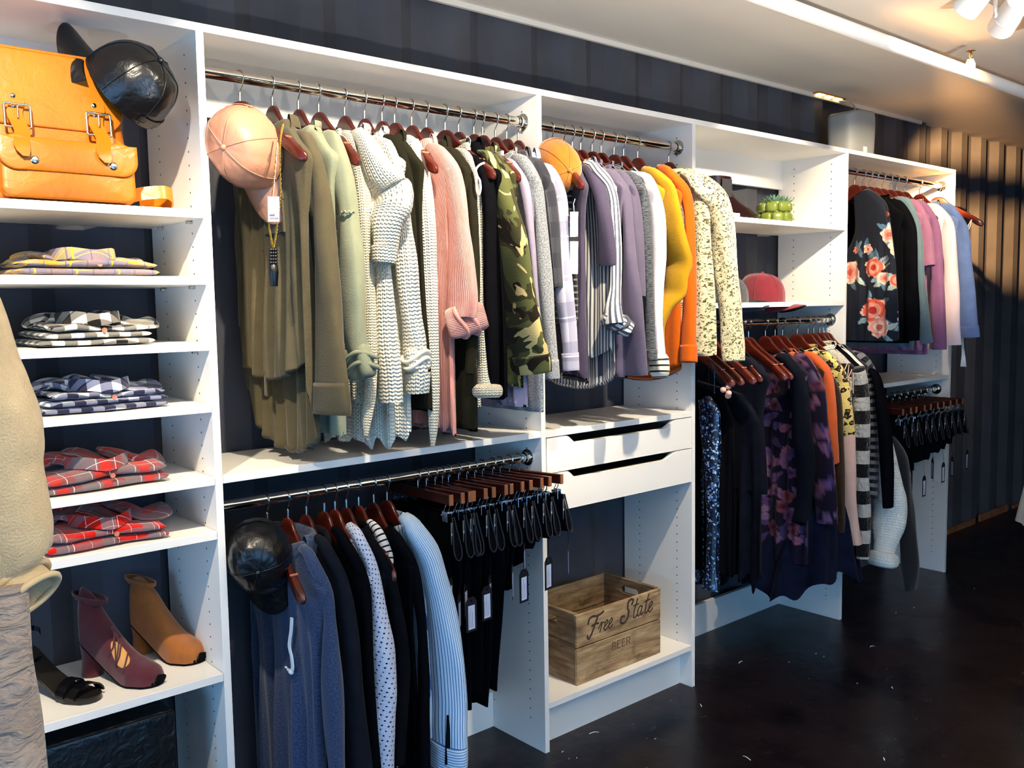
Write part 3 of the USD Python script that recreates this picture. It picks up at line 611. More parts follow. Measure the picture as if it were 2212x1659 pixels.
garment('sweatshirt', 'sage sweatshirt', 'pale sage green sweatshirt with raw shoulder seam and twisted rolled cuff', 'sweatshirt', (644, 231), sage, (Zp(715, 935), Zp(715, 935)), sleeve=[(700, 758, 335), (722, 767, 400), (733, 774, 456), (731, 784, 560), (732, 788, 640), (740, 791, 720), (750, 795, 760)], collar='crew', near=.165, folds=(.008, .1), th=.02)
t_ = Thing.__new__(Thing); t_.path = '/World/sweatshirt'; t_.loc = np.array([ony(644, 231, ROD_Y)[0], ROD_Y, Zp(715, 935)])
roll_cuff(t_, sage, ony(779, 781, -.155), (.1, -.25, -1), .042, .034, .085, 3, parent='/World/sweatshirt/sleeve')
s = np.linspace(-.9, .9, 26); t_.part('raw_seam', tube(np.array([ony(736+38*(x+1)/2, 458+2.5*math.sin(x*14), -.165+.028*x*x) for x in s]), .0032, 6), sage, True, parent='/World/sweatshirt/sleeve')

garment('knit_cardigan', 'short oat knit cardigan', 'oat open-knit cardigan with pointed front, bare hanger tip showing', 'cardigan', (688, 238), cream3, (Zp(790, 700), Zp(790, 720)), near=.12, far=.19, hem_near=.15, sleeve=[(752, 788, 318), (765, 795, 380), (772, 802, 450), (780, 804, 560), (787, 812, 650), (789, 815, 750), (785, 812, 850), (783, 801, 915), (787, 794, 942)], yc=(-.06, -.10, -.13), folds=(.006, .1))
garment('poncho_sweater', 'cream batwing sweater', 'chunky cream sweater with short batwing sleeve, beside the sage sweatshirt', 'sweater', (744, 248), cream, (Zp(830, 873), Zp(830, 873)), near=.15, hem_near=.10, th=.022, sleeve=[(772, 822, 322), (784, 850, 375), (797, 890, 422), (803, 893, 445), (803, 866, 490), (805, 858, 535), (806, 852, 568)], yc=(-.10, -.15, -.15), bth=.03, end=('rib', .04), collar='roll', slfold=.02)
garment('knit_tunic', 'long ivory knit tunic', 'long ivory knit tunic hanging below the batwing sweater', 'tunic', (765, 251), cream2, (Zp(790, 970), Zp(800, 930)), near=.14, sleeve=[(800, 836, 470), (812, 843, 575), (815, 851, 650), (816, 859, 740), (818, 868, 830), (820, 870, 870)], yc=(-.115, -.13, -.14), hanger=False, ragged=.05)
garment('rolled_sweater', 'ivory rolled-sleeve sweater', 'ivory chunky sweater with long rolled ribbed sleeve', 'sweater', (787, 254.5), cream2, (Zp(880, 945), Zp(870, 905)), near=.165, sleeve=[(822, 868, 342), (846, 880, 410), (853, 890, 490), (855, 902, 600), (864, 910, 680), (869, 922, 745), (870, 926, 795), (879, 925, 850)], end=('rib', .05), collar='roll', ragged=.03)
t2 = Thing.__new__(Thing); t2.path = '/World/rolled_sweater'; t2.loc = np.array([ony(787, 254.5, ROD_Y)[0], ROD_Y, min(Zp(880, 945), Zp(870, 905))])
roll_cuff(t2, cream2, ony(899, 778, -.158), (.05, -.2, -1), .040, .03, .06, 5, parent='/World/rolled_sweater/sleeve')
garment('twill_shirt', 'dark olive twill shirt', 'dark olive twill shirt between two ivory sweaters', 'shirt', (825, 262), dkolive, (Zp(875, 880), Zp(875, 890)), sleeve=[(848, 880, 325), (868, 891, 380), (880, 896, 450), (884, 902, 560), (890, 908, 680)], collar='shirt')
garment('long_cardigan', 'long cream rib cardigan', 'long cream rib-knit cardigan ending in a point, bare hanger tip above', 'cardigan', (852, 264.5), cream, (Zp(930, 800), Zp(930, 820)), near=.12, sleeve=[(880, 922, 330), (890, 933, 420), (896, 941, 500), (908, 944, 580), (915, 946, 680), (920, 948, 780), (924, 949, 860), (927, 945, 930), (931, 938, 966)], yc=(-.07, -.11, -.13))
garment('corduroy_shirt', 'pink corduroy shirt', 'pink corduroy shirt with breast pocket and fat rolled sleeve', 'shirt', (889, 272), pinkc, (Zp(960, 925, -.10), Zp(960, 935)), near=.165, sleeve=[(938, 978, 345), (956, 995, 375), (964, 1005, 420), (970, 1012, 480), (970, 1020, 540), (968, 1027, 600), (966, 1031, 650), (966, 1026, 690)], collar='shirt', folds=(.009, .08), ragged=.03, th=.018)
t3 = Thing.__new__(Thing); t3.path = '/World/corduroy_shirt'; t3.loc = np.array([ony(889, 272, ROD_Y)[0], ROD_Y, min(Zp(960, 925, -.10), Zp(960, 935))])
roll_cuff(t3, pinkc, ony(1008, 692, -.16), (.55, -.45, .18), .042, .034, .11, 9, parent='/World/corduroy_shirt/sleeve')
garment('dark_overshirt', 'dark olive overshirt', 'dark olive overshirt close behind the pink corduroy shirt', 'shirt', (920.5, 277), dkolive, (Zp(985, 922), Zp(985, 930)), sleeve=[(975, 1010, 352), (1000, 1024, 380), (1008, 1031, 440), (1014, 1035, 530), (1014, 1036, 640), (1008, 1032, 740), (1003, 1026, 808)], collar='shirt')
garment('hemmed_knit', 'cream knit with rolled hem', 'cream knit panel top with rolled hem, left of the camouflage jacket', 'knit top', (961, 281), cream3, (Zp(1050, 882), Zp(1050, 880)), near=.11, sleeve=[(1005, 1030, 350), (1024, 1041, 400), (1027, 1042, 480), (1028, 1043, 560), (1030, 1049, 640), (1031, 1059, 720), (1031, 1067, 800), (1028, 1074, 860)], yc=(-.09, -.12, -.14), yaw=6, end=('roll', .022), ragged=.03, collar='roll')
garment('black_hoodie', 'black hoodie with cream cords', 'black hoodie with cream drawstrings tucked beside the camouflage jacket', 'hoodie', (990, 285), blackc, (Zp(1060, 860), Zp(1060, 850)), sleeve=[(1030, 1062, 365), (1040, 1070, 420), (1044, 1072, 520), (1044, 1074, 640), (1046, 1076, 760), (1050, 1078, 845)], collar='hood')
hd = Thing('drawstring', 'cream looped drawstring dangling from the black hoodie beside the camouflage', 'drawstring', ony(1035, 400, -.13)); k = np.array([(1046, 352), (1034, 358), (1028, 368), (1031, 380), (1037, 392), (1038, 408), (1034, 421), (1030, 412), (1029, 395), (1030, 378)], float)
hd.part('cord', tube(np.array([ony(x, y, -.155) for x, y in PchipInterpolator(np.arange(len(k)), k)(np.linspace(0, len(k)-1, 50))]), .0032, 8), cream, True)
garment('camouflage_jacket', 'camouflage jacket', 'camouflage field jacket in olive, brown and sand', 'jacket', (1023, 291.6), camo_m, (Zp(1058, 838, -.1), Zp(1058, 838)), sleeve=[(1052, 1086, 355), (1066, 1107, 403), (1067, 1120, 455), (1069, 1134, 505), (1073, 1145, 555), (1081, 1158, 620), (1090, 1172, 710), (1102, 1184, 770), (1111, 1188, 806)], end=('cuff', .05), collar='shirt', bth=.03, near=.19, th=.02)
garment('satin_camisole', 'lavender satin top', 'lavender satin top, its hem showing under the camouflage sleeve', 'top', (1042, 293), lav, (Zp(1155, 877, -.14), Zp(1155, 870)), near=.12, hem_near=.2, yaw=-6.5, sleeve=[(1108, 1136, 372), (1122, 1144, 400), (1134, 1152, 470), (1148, 1162, 590), (1158, 1172, 700)], yc=(-.09, -.12, -.13), folds=(.012, .06))
garment('heather_sweatshirt', 'grey heather sweatshirt', 'grey heather sweatshirt with long straight sleeve and rib cuff', 'sweatshirt', (1070, 297), greyh, (Zp(1190, 880), Zp(1190, 880)), sleeve=[(1125, 1160, 365), (1146, 1172, 405), (1155, 1179, 460), (1159, 1186, 520), (1163, 1193, 600), (1170, 1198, 680), (1178, 1205, 765), (1181, 1208, 818)], end=('rib', .05), collar='crew')
garment('charcoal_flannel', 'charcoal plaid flannel', 'charcoal plaid flannel shirt squeezed before the white upright', 'shirt', (1094, 300.5), dkplaid, (Zp(1180, 800), Zp(1180, 800)), sleeve=[(1152, 1188, 372), (1175, 1200, 420), (1183, 1208, 480), (1190, 1212, 560), (1196, 1216, 620)], collar='shirt', near=.175)
garment('lavender_flannel', 'lavender plaid shirt', 'soft lavender plaid shirt with sleeve hanging in front of the upright', 'shirt', (1119, 304), lavplaid, (Zp(1200, 760), Zp(1200, 760)), near=.16, yaw=-7.7, sleeve=[(1180, 1215, 385), (1195, 1226, 430), (1203, 1230, 490), (1204, 1233, 560), (1199, 1238, 635), (1212, 1245, 715), (1219, 1249, 800)], end=('cuff', .05), collar='shirt')

# ------------------------------------------------------------------ unit with the drawers: dark tops to mustard and leopard
navy = cloth('navy_jersey', '#1d1d2b', .1); lilac = cloth('lilac_grey_jersey', '#514a5c', .06); bwst = stripes('white_charcoal_stripe', '#d9d6cf', '#4a4d57', .013, .42); charst = heather('charcoal_slub', '#15171c', '#5b5f66', 160., (.3, 3, 1)); whitej = stripes('white_black_stripe_rib', '#dedac8', '#24241c', .02, .3, 'y')
must = cloth('mustard_crepe', '#a67c10', .06); orng = cloth('orange_crepe', '#bc5406', .05); leo = spots('snow_leopard_fur', '#cdc29c', '#3c361a', '#57502a', 88., .16, .36); blackst = stripes('black_grey_stripe', '#121216', '#5a5b60', .02, .3, 'y')
garment('striped_tank', 'black top with grey stripes', 'black top with grey striped yoke under the mustard hat', 'top', (1192, 316), blackst, (Zp(1215, 700), Zp(1215, 700)), rz=2, near=.13, yaw=-14)
garment('navy_tee', 'navy tee', 'long navy tee with wide short sleeve, nearest the tall white tag', 'tee shirt', (1218, 318), cloth('dark_lilac_jersey', '#3b3546', .06), (Zp(1285, 808), Zp(1240, 830)), rz=2, near=.15, hem_near=.17, far=.2, yaw=-22, sleeve=[(1268, 1308, 385), (1284, 1318, 430), (1292, 1330, 500), (1295, 1338, 555), (1296, 1340, 573)], yc=(-.10, -.12, -.12), folds=(.014, .07), th=.02, res=(50, 120), bth=.03)
garment('shirttail_stripe', 'white and charcoal striped shirt', 'white and charcoal vertical striped shirt with curved hem and crumpled cuff', 'shirt', (1236, 321), bwst, (Zp(1330, 780), Zp(1250, 846, 0.)), rz=2, near=.17, sleeve=[(1278, 1312, 378), (1305, 1327, 400), (1314, 1337, 440), (1318, 1342, 530), (1318, 1342, 620), (1306, 1342, 672), (1304, 1346, 700)], collar='shirt', shirt_tail=.05)
t4 = Thing.__new__(Thing); t4.path = '/World/shirttail_stripe'; t4.loc = np.array([ony(1236, 321, ROD_Y)[0], ROD_Y, min(Zp(1330, 780), Zp(1250, 846, 0.))])
roll_cuff(t4, bwst, ony(1333, 697, -.15), (.75, -.5, -.5), .03, .024, .10, 13, parent='/World/shirttail_stripe/sleeve')
garment('lilac_tee', 'first lilac grey tee', 'lilac grey jersey tee right of the striped shirt', 'tee shirt', (1254, 324), lilac, (Zp(1375, 811, -.12), Zp(1375, 811)), rz=2, near=.18, sleeve=[(1320, 1352, 395), (1338, 1362, 425), (1345, 1369, 485), (1347, 1375, 560), (1347, 1384, 630), (1348, 1391, 700), (1349, 1399, 810)], collar='crew', folds=(.01, .07))
garment('lilac_longsleeve', 'second lilac grey tee', 'slim lilac grey tee squeezed between lilac and charcoal tops', 'tee shirt', (1278.6, 327.6), lilac, (Zp(1385, 790), Zp(1385, 790)), rz=2, near=.18, sleeve=[(1345, 1372, 395), (1360, 1381, 430), (1366, 1389, 500), (1372, 1393, 570), (1376, 1394, 640)], collar='crew')
garment('charcoal_longsleeve', 'charcoal slub sweater', 'charcoal slub long-sleeve sweater with dark cuff', 'sweater', (1298, 331), charst, (Zp(1400, 780), Zp(1400, 780)), rz=2, near=.18, sleeve=[(1368, 1392, 395), (1380, 1401, 430), (1386, 1407, 500), (1392, 1411, 570), (1395, 1414, 660), (1396, 1417, 740), (1397, 1419, 778)], end=('rib', .03), collar='crew')
garment('varsity_shirt', 'white shirt with striped cuff', 'white shirt with black-striped cuff peeking out below the mustard top', 'shirt', (1326, 334), lining, (Zp(1410, 800), Zp(1410, 800)), rz=2, near=.17, sleeve=[(1395, 1425, 400), (1404, 1436, 470), (1408, 1438, 540), (1412, 1434, 620), (1412, 1432, 700), (1414, 1438, 770), (1414, 1440, 815)], end=('roll', .06), endmat=whitej)
garment('mustard_poncho', 'mustard draped top', 'mustard yellow draped poncho top with swooping side', 'top', (1346.5, 336), must, (Zp(1430, 770), Zp(1430, 700)), rz=2, near=.15, hem_near=.12, yaw=-4, sleeve=[(1400, 1440, 392), (1405, 1458, 412), (1405, 1466, 440), (1408, 1476, 490), (1418, 1489, 545), (1432, 1494, 572), (1431, 1484, 595), (1428, 1480, 632), (1424, 1452, 665), (1420, 1436, 712), (1419, 1437, 768)], yc=(-.10, -.15, -.14), bth=.02, slfold=.09, folds=(.012, .06))
garment('orange_blouse', 'orange long blouse', 'bright orange blouse with long cuffed sleeve and rounded hem', 'blouse', (1377, 339), orng, (Zp(1440, 815), Zp(1440, 822, .0)), rz=2, near=.185, far=.2, hem_near=.19, sleeve=[(1432, 1472, 388), (1465, 1492, 418), (1478, 1499, 465), (1482, 1503, 560), (1476, 1504, 650), (1473, 1504, 740), (1473, 1503, 782)], end=('cuff', .045), collar='crew', shirt_tail=.05, folds=(.008, .09))
garment('leopard_coat', 'snow leopard fur coat', 'cream faux-fur coat with dark leopard spots', 'coat', (1444, 351), leo, (Zp(1528, 768, -.1), Zp(1528, 762)), rz=2, near=.185, th=.034, sleeve=[(1490, 1532, 400), (1516, 1570, 440), (1532, 1584, 505), (1542, 1590, 560), (1549, 1596, 620), (1556, 1601, 690), (1560, 1607, 750), (1563, 1608, 780)], collar='roll', bth=.045, folds=(.012, .09), slfold=.07, wr=.18, yc=(-.11, -.14, -.16), scoop=.0, sh=.19)

# ------------------------------------------------------------------ end unit, upper rod: floral blouse and pastels
def rose_paint(roses, leaves, base, pals=None, dim=1.):
    base = np.array(col(base)); pal = [[col(c) for c in p] for p in pals or (('#f2b9a4', '#e88d7c', '#c5564c', '#f7d5c2'), ('#e0604a', '#f09a80', '#b8322c', '#f4b8a0'), ('#f0a088', '#f6cdb8', '#d0604e', '#fae0d0'))]
    def f(uv, P, dim=dim):
        out = np.tile(base, (len(uv), 1)); u, z = uv[:, 0], uv[:, 1]
        for i, (lu, lz, la, lb, ang, c) in enumerate(leaves):
            x, y = u-lu, z-lz; ca, sa_ = math.cos(ang), math.sin(ang); a, b = x*ca+y*sa_, -x*sa_+y*ca
            k = (a/la)**2+(b/(lb*np.clip(1-(a/la)*.5, .1, 2)))**2 < 1; out[k] = np.array(col(c))*np.where(abs(b[k]) < lb*.14, .7, 1)[:, None]
        for i, (ru, rz_, rr) in enumerate(roses):
            x, y = u-ru, (z-rz_); r = np.hypot(x, y); a = np.arctan2(y, x)
            edge = rr*(1+.10*np.sin(5*a+i)+.05*np.sin(9*a+2*i)); k = r < edge; p = pal[i % 3]
            sp = (r/rr*3.2+.45*np.sin(a*2+i)+a/(2*PI)) % 1; lay = np.minimum((r/rr*3.2).astype(int), 3)
            cc = np.array([p[2], p[1], p[0], p[3]])[np.clip(lay[k]*1, 0, 3)]*(0.72+.45*sp[k])[:, None]; out[k] = np.clip(cc, 0, 1)
        k = (out != base).any(1); out[k] *= dim
        return out
    return f
def zx(px, py, x, Y=.0): p = onx(px, py, x); return (-(p[1]-ROD_Y), p[2])
floral_m = vc_mat('floral_print', .6); fx = ony(1845.8, 401.6, ROD_Y)[0]-.02
rs = [zx(x, y, fx)+(r,) for x, y, r in ((1924, 507, .036), (1890, 578, .044), (1877, 538, .022), (1911, 601, .026), (1889, 670, .056), (1902, 707, .046), (1942, 533, .04), (1939, 605, .03), (1957, 685, .045), (1837, 588, .05), (1850, 540, .014))]
rl = random.Random(4); lv = []
for (u, z, r) in rs:
    for k in range(4): a = rl.uniform(0, 6.28); lv.append((u+math.cos(a)*r*1.3, z+math.sin(a)*r*1.35, .026*rl.uniform(.7, 1.2), .011, a+rl.uniform(-.6, .6), rl.choice(['#6f8ea0', '#8aa3a8', '#54748c', '#a9b8ac', '#4e6a72'])))
lv += [zx(1910+2*k, 560+3.2*k-7*(k % 2), fx)+(.02, .003, .5, '#8a8f98') for k in range(5)]
paint = rose_paint(rs, lv, '#1a1e28')
g = garment('floral_blouse', 'floral navy blouse', 'sleeveless navy blouse printed with large pink and coral roses', 'blouse', (1845.8, 401.6), floral_m, (Zp(1900, 735, -.02), Zp(1900, 728)), rz=4, near=.15, far=.15, hem_near=.215, hem_far=.22, yaw=-3, th=.02, folds=(.011, .08), vpaint=paint, res=(150, 320), neck=.05, top=.026,
            prof=[(0, .07, .0), (.04, .13, .0), (.08, .165, -.005), (.17, .185, -.01), (.27, .20, .03), (.31, .205, .1), (.36, .21, .2), (.75, .225, .215)])
dteal = cloth('teal_grey_jersey', '#5b7078', .06); mauve = cloth('mauve_jersey', '#8d5f78', .06); mauve2 = cloth('plum_jersey', '#85587a', .06); blush = cloth('blush_white_jersey', '#ecd3d2', .03); cham = cloth('chambray', '#6a80b0', .08)
garment('black_tank', 'black tank', 'plain black tank behind the floral blouse, seen through its armhole', 'tank top', (1864, 405), blackc, (Zp(1880, 700), Zp(1880, 700)), rz=4, near=.17)
garment('black_tee', 'black tee', 'plain black tee right behind the floral blouse', 'tee shirt', (1878.5, 406.6), blackc, (Zp(1960, 738), Zp(1960, 738)), rz=4, near=.185, sleeve=[(1935, 1965, 455), (1950, 1978, 505), (1955, 1981, 600), (1955, 1983, 680), (1957, 1984, 736)], collar='crew')
garment('teal_tee', 'teal grey tee', 'long teal grey tee between black and mauve tops', 'tee shirt', (1891.5, 407), dteal, (Zp(1985, 745), Zp(1985, 745)), rz=4, sleeve=[(1950, 1982, 450), (1967, 1989, 500), (1974, 1995, 580), (1979, 2003, 670), (1986, 2013, 740)])
garment('mauve_tee', 'mauve tee', 'mauve tee with wide short sleeve', 'tee shirt', (1906, 411.5), mauve, (Zp(2000, 752), Zp(2000, 752)), rz=4, sleeve=[(1968, 2000, 455), (1983, 2010, 500), (1990, 2016, 545), (1994, 2018, 575)], collar='crew', folds=(.01, .07), hem_near=.21)
garment('plum_tee', 'plum long tee', 'longer plum tee right of the mauve tee', 'tee shirt', (1922, 412.7), mauve2, (Zp(2020, 760), Zp(2020, 756)), rz=4, sleeve=[(1988, 2016, 455), (2004, 2028, 490), (2012, 2034, 560), (2014, 2039, 640), (2015, 2041, 755)], collar='crew')
garment('blush_tee', 'blush white tee', 'blush white tee with grey print specks on its sleeve', 'tee shirt', (1953, 416), blush, (Zp(2055, 748), Zp(2055, 748)), rz=4, sleeve=[(2015, 2045, 462), (2032, 2060, 490), (2040, 2066, 560), (2041, 2069, 640), (2042, 2073, 745)], collar='crew', folds=(.01, .07))
garment('chambray_shirt', 'blue chambray shirt', 'light blue chambray shirt, last of the pastel tops', 'shirt', (1986, 420), cham, (Zp(2080, 725), Zp(2080, 725)), rz=4, sleeve=[(2045, 2075, 462), (2062, 2089, 500), (2068, 2096, 560), (2071, 2102, 630), (2074, 2110, 728)], end=('cuff', .05), collar='shirt')
make_hanger((ony(2027, 425, ROD_Y)[0], ROD_Y, 2.052), 'bare dark wooden hanger with a white loop, last on the end unit', 13.2, None)
make_hanger((ony(1936.4, 415.4, ROD_Y)[0], ROD_Y, 2.052), 'empty red-brown hanger between plum and blush tees', -3, None)
p = ony(2117, 490, -.144); lp = Thing('hang_loop', 'thin white ribbon loop on the last bare hanger tip', 'ribbon', p)
lp.part('ribbon', cat_([ribbon(np.array([ony(2099, 474, -.14), ony(2092, 486, -.142), ony(2089, 499, -.143)]), np.array([0, -.005, 0]), np.array([1, 0, 0.]), .001), ribbon(np.array([ony(2099, 474, -.138), ony(2096, 487, -.14), ony(2091, 499, -.141)]), np.array([0, -.005, 0]), np.array([1, 0, 0.]), .001)]), paper)
lp = Thing('label_strip', 'white twisted label strip hanging below the chambray shirt', 'label', ony(2082, 790, -.1))
lp.part('strip', ribbon(np.array([ony(2079, 716, -.12), ony(2080, 752, -.1), ony(2081, 770, -.1), ony(2081, 792, -.1)]), np.array([[0, -.008, 0], [0, -.012, 0], [.004, -.017, 0], [0, -.03, 0]]), np.array([1, 0, 0.]), .0015), paper)
# ------------------------------------------------------------------ lower rod of the widest unit: hoodie to pinstripe shirt
bluegrey = heather('blue_grey_fleece', '#283450', '#42506c', 240.); denimdk = cloth('charcoal_denim', '#16181f', .18, wb=.6); eyelet = uvm('white_eyelet_knit', lambda N, L: eyel(N, L), .95, .3, lambda N, L: (noise(N, L, 180., 3.), .004, .8)) if False else None
def eyelet_build(N, L):
    m = nd(N, 'mapping', scale=(1/.014, 1/.012, 1), rotation=(0, 0, .35)); L.append(('t.UV', m+'.vector'))
    v = nd(N, 'voronoi_texture', scale=1., randomness=.15); L.append((m+'.vector', v+'.vector'))
    return ramp(N, L, v+'.distance', [(0, '#14151c'), (.17, '#14151c'), (.2, '#c9cad8'), (1, '#d4d4e0')])
eyelet = uvm('white_eyelet_knit', eyelet_build, .95, .3, lambda N, L: (noise(N, L, 180., 3.), .004, .8))
pin = uvm('blue_pinstripe', lambda N, L: mixc(N, L, band(N, L, 'x', .0078, .26), '#cfe0ec', '#3f6a9c'), .8, .1, weave_bump()); pin2 = uvm('blue_pinstripe_cuff', lambda N, L: mixc(N, L, band(N, L, 'y', .0078, .26), '#cfe0ec', '#3f6a9c'), .8, .1, weave_bump())
widest = stripes('white_black_stripe', '#d8d8d8', '#101014', .016, .28, 'y')
LO = dict(rz=5)
make_hanger((ony(577, 1120, ROD_Y)[0], ROD_Y, .975), 'wooden hanger hidden behind the black leather cap on the lower rod', 0, None)
g = garment('hoodie', 'blue-grey hoodie', 'blue-grey fleece hoodie with white drawstring, below the black cap', 'hoodie', (622, 1119), bluegrey, (.13, .13), near=.165, far=.21, hem_near=.15, hem_far=.2, th=.024, folds=(.016, .09), res=(56, 120), yaw=0, far_sleeve=.15, rz=5,
            sleeve=[(664, 696, 1228), (690, 718, 1282), (700, 724, 1330), (698, 731, 1385), (697, 739, 1480), (702, 742, 1570), (712, 744, 1659), (718, 746, 1720)], collar='hood')
me, uv = patch(g, (-.20, .14, .13, .19), .006); g.t.part('hem_rib', me, bluegrey, True, parent=g.body)
dp = [g_at(g, .045, .74, .01), g_at(g, .05, .66, .012), g_at(g, .047, .6, .014), g_at(g, .05, .565, .012)]
x0d = ony(631, 1332, .0)
kd = np.array([onx(x, y, g.x-.045) for x, y in ((630, 1334), (629, 1360), (625, 1395), (630, 1420), (632, 1440), (630, 1452))])
s_ = g.t.part('drawstring', ribbon(PchipInterpolator(np.arange(6), kd)(np.linspace(0, 5, 24)), np.array([0, -.011, 0]), np.array([1, 0, 0.]), .004), paper, 30, label='white drawstring')
g.t.part('knot', cat_([sph(kd[-1]+[0, .004, .0], .009, 2, (.7, 1.2, .8)), sph(kd[-1]+[0, .016, .001], .006, 2, (.6, 1.6, .7)), sph(kd[-1]+[0, .03, .004], .005, 2, (.6, 1.3, .6))]), paper, True, parent=s_)
garment('denim_jacket', 'charcoal denim jacket', 'charcoal denim jacket with stitched collar right of the hoodie', 'jacket', (662, 1115), denimdk, (.2, .2), sleeve=[(698, 728, 1205), (724, 752, 1257), (732, 766, 1320), (738, 775, 1390), (742, 782, 1470), (748, 790, 1550), (756, 801, 1659), (762, 806, 1720)], collar='shirt', bth=.03, **LO)
garment('black_cardigan', 'black cardigan', 'plain black cardigan before the white eyelet sweater', 'cardigan', (701, 1105.5), blackc, (.2, .2), sleeve=[(735, 765, 1185), (765, 790, 1235), (775, 800, 1275), (782, 803, 1340), (786, 806, 1420), (792, 812, 1540), (800, 822, 1660)], **LO)
garment('eyelet_sweater', 'white eyelet sweater', 'white open eyelet-knit sweater with bulging sleeve', 'sweater', (724, 1101), eyelet, (.25, .25), near=.17, sleeve=[(766, 798, 1178), (788, 814, 1222), (797, 825, 1270), (800, 836, 1330), (800, 852, 1410), (802, 856, 1490), (804, 852, 1555), (810, 850, 1620), (815, 850, 1680)], bth=.03, **LO)
garment('black_blazer', 'black blazer', 'black blazer with a white stitched edge low on its side', 'blazer', (748.5, 1098), cloth('black_wool', '#0a0b0f', .2, sheen=.1), (.22, .22), sleeve=[(795, 825, 1190), (822, 850, 1235), (838, 864, 1290), (848, 876, 1350), (856, 886, 1440), (850, 880, 1540), (848, 872, 1650)], collar='shirt', bth=.03, **LO)
st_ = Thing('stitch_tape', 'dotted white stitched tape low between the black blazer and pinstripe shirt', 'tape', ony(860, 1659, -.14)); st_.part('tape', ribbon(np.array([ony(864, 1596, -.15), ony(860, 1625, -.15), ony(856, 1662, -.15)]), np.array([0, -.006, 0]), np.array([1, 0, 0.]), .002), mats['black_wool'])
for k in range(8): st_.part('stitch', obox(ony(864-.95*k, 1600+7.8*k, -.155), (1, 0, 0), (0, 1, 0), (0, 0, 1), .003, .009, .005, .0005), paper)
garment('striped_blouse', 'black and white striped top', 'top with wide black and white stripes at its neck, bare hanger tip', 'top', (775, 1091), widest, (.35, .35), near=.12, yaw=-3, sleeve=[(812, 838, 1168), (822, 846, 1195), (826, 848, 1225)], yc=(-.06, -.09), **LO)
garment('black_coat', 'black coat', 'plain black coat tucked left of the pinstripe shirt', 'coat', (807.5, 1087.6), blackc, (.15, .15), sleeve=[(850, 885, 1185), (880, 903, 1225), (892, 914, 1285), (902, 921, 1360), (904, 926, 1450), (905, 927, 1560), (908, 930, 1680)], bth=.03, **LO)
g = garment('pinstripe_shirt', 'blue pinstripe shirt', 'white and blue pinstriped shirt with buttoned cuff', 'shirt', (836, 1080), pin, (.25, .25), near=.17, yaw=4, sleeve=[(878, 925, 1158), (896, 952, 1198), (908, 965, 1245), (917, 979, 1300), (922, 996, 1390), (925, 1009, 1500), (925, 1008, 1560), (928, 1006, 1600), (931, 1001, 1655)], collar='shirt', bth=.032, slfold=.03, **LO)
cuffP, cuffA, cuffB, _t = sleeve_from([(927, 1006, 1598), (929, 1005, 1620), (931, 1001, 1656)], (-.155, -.155), bth=.032, n=8)
me, uv = soft(cuffP, cuffA+.003, cuffB+.003, np.array([0, -1., 0]), np.array([1., 0, 0]), seed=77, wr=.02); cf = g.t.part('cuff', me, pin2, 'weld', uv=uv, parent=g.body)
for x, y in ((979, 1610), (977, 1640)): g.t.part('cuff_button', lathe([(1e-4, 0), (.006, 0), (.006, .002), (1e-4, .0026)], ony(x, y, -.20), 12, (-.7, -.7, .1)), plain('dark_button', '#15171c', rough=.3) if 'dark_button' not in mats else mats['dark_button'], 30, parent=g.body)
g.t.part('sleeve_placket', ribbon(np.array([ony(967, 1545, -.188), ony(968, 1575, -.19), ony(967, 1605, -.194), ony(966, 1652, -.194)]), np.array([[.004, -.004, 0], [.008, -.006, 0], [.01, -.008, 0], [.01, -.008, 0]]), np.array([-.7, -.7, 0.]), .002), mats['black_wool'], parent=g.body)

# leggings on clip hangers
legm = plain('black_leggings', '#07080d', rough=.9, spec=.05, bump=.4, bscale=400.); pipm = plain('charcoal_piping', '#1b1b20', rough=.8); stripm = plain('grey_size_strip', '#7d7c80', rough=.5); barm = uvm('clip_bar_wood', lambda N, L: ramp(N, L, noise(N, L, 30., 2., vec='t.object', stretch=(3, .25, 1.)), [(.3, '#240a05'), (.7, '#3e150a')]), .3, 0., None, .5); endm = plain('end_grain', '#9a5c38', rough=.5); clipm = plain('bright_clip', '#c4c8d0', rough=.2, metal=1.)
bar0 = [None]
def clip_hanger(loc, rz, label):
    if bar0[0] is None:
        bar0[0] = t = Thing('clip_hanger', label, 'hanger', (0, 0, 0), 'dark wooden clip hangers')
        t.part('bar', box(-.0065, .0065, -.160, .160, -.066, -.036, .002), barm, 30)
        hk = t.part('hook', tube(hook_path(hb=-.036), .0017, 8), wire_m, 30)
        for s in (-1, 1):
            t.part('end_cap', box(-.0067, .0067, s*.1605-.0025, s*.1605+.0025, -.0665, -.0355, .001), endm)
            c = t.part('clip', cat_([box(-.010, -.007, s*.14-.012, s*.14+.012, -.115, -.085, .001), box(.007, .010, s*.14-.012, s*.14+.012, -.115, -.085, .001), cyl((-.011, s*.14, -.092), (.011, s*.14, -.092), .004, 10)]), clipm, 30)
            t.part('clip_wire', cat_([tube([(d, s*.14-.004, -.066), (d*1.6, s*.14, -.078), (d*1.2, s*.14+.006, -.088), (d*2.6, s*.14+.008, -.096)], .0014, 6) for d in (-.006, .006)]), clipm, True, parent=c)
        t.x.ClearXformOpOrder(); t.x.AddTranslateOp().Set(Gf.Vec3d(*map(float, loc))); t.x.AddRotateZOp().Set(float(rz)); return
    copy_thing(bar0[0], loc, label, 'dark wooden clip hangers', rz)
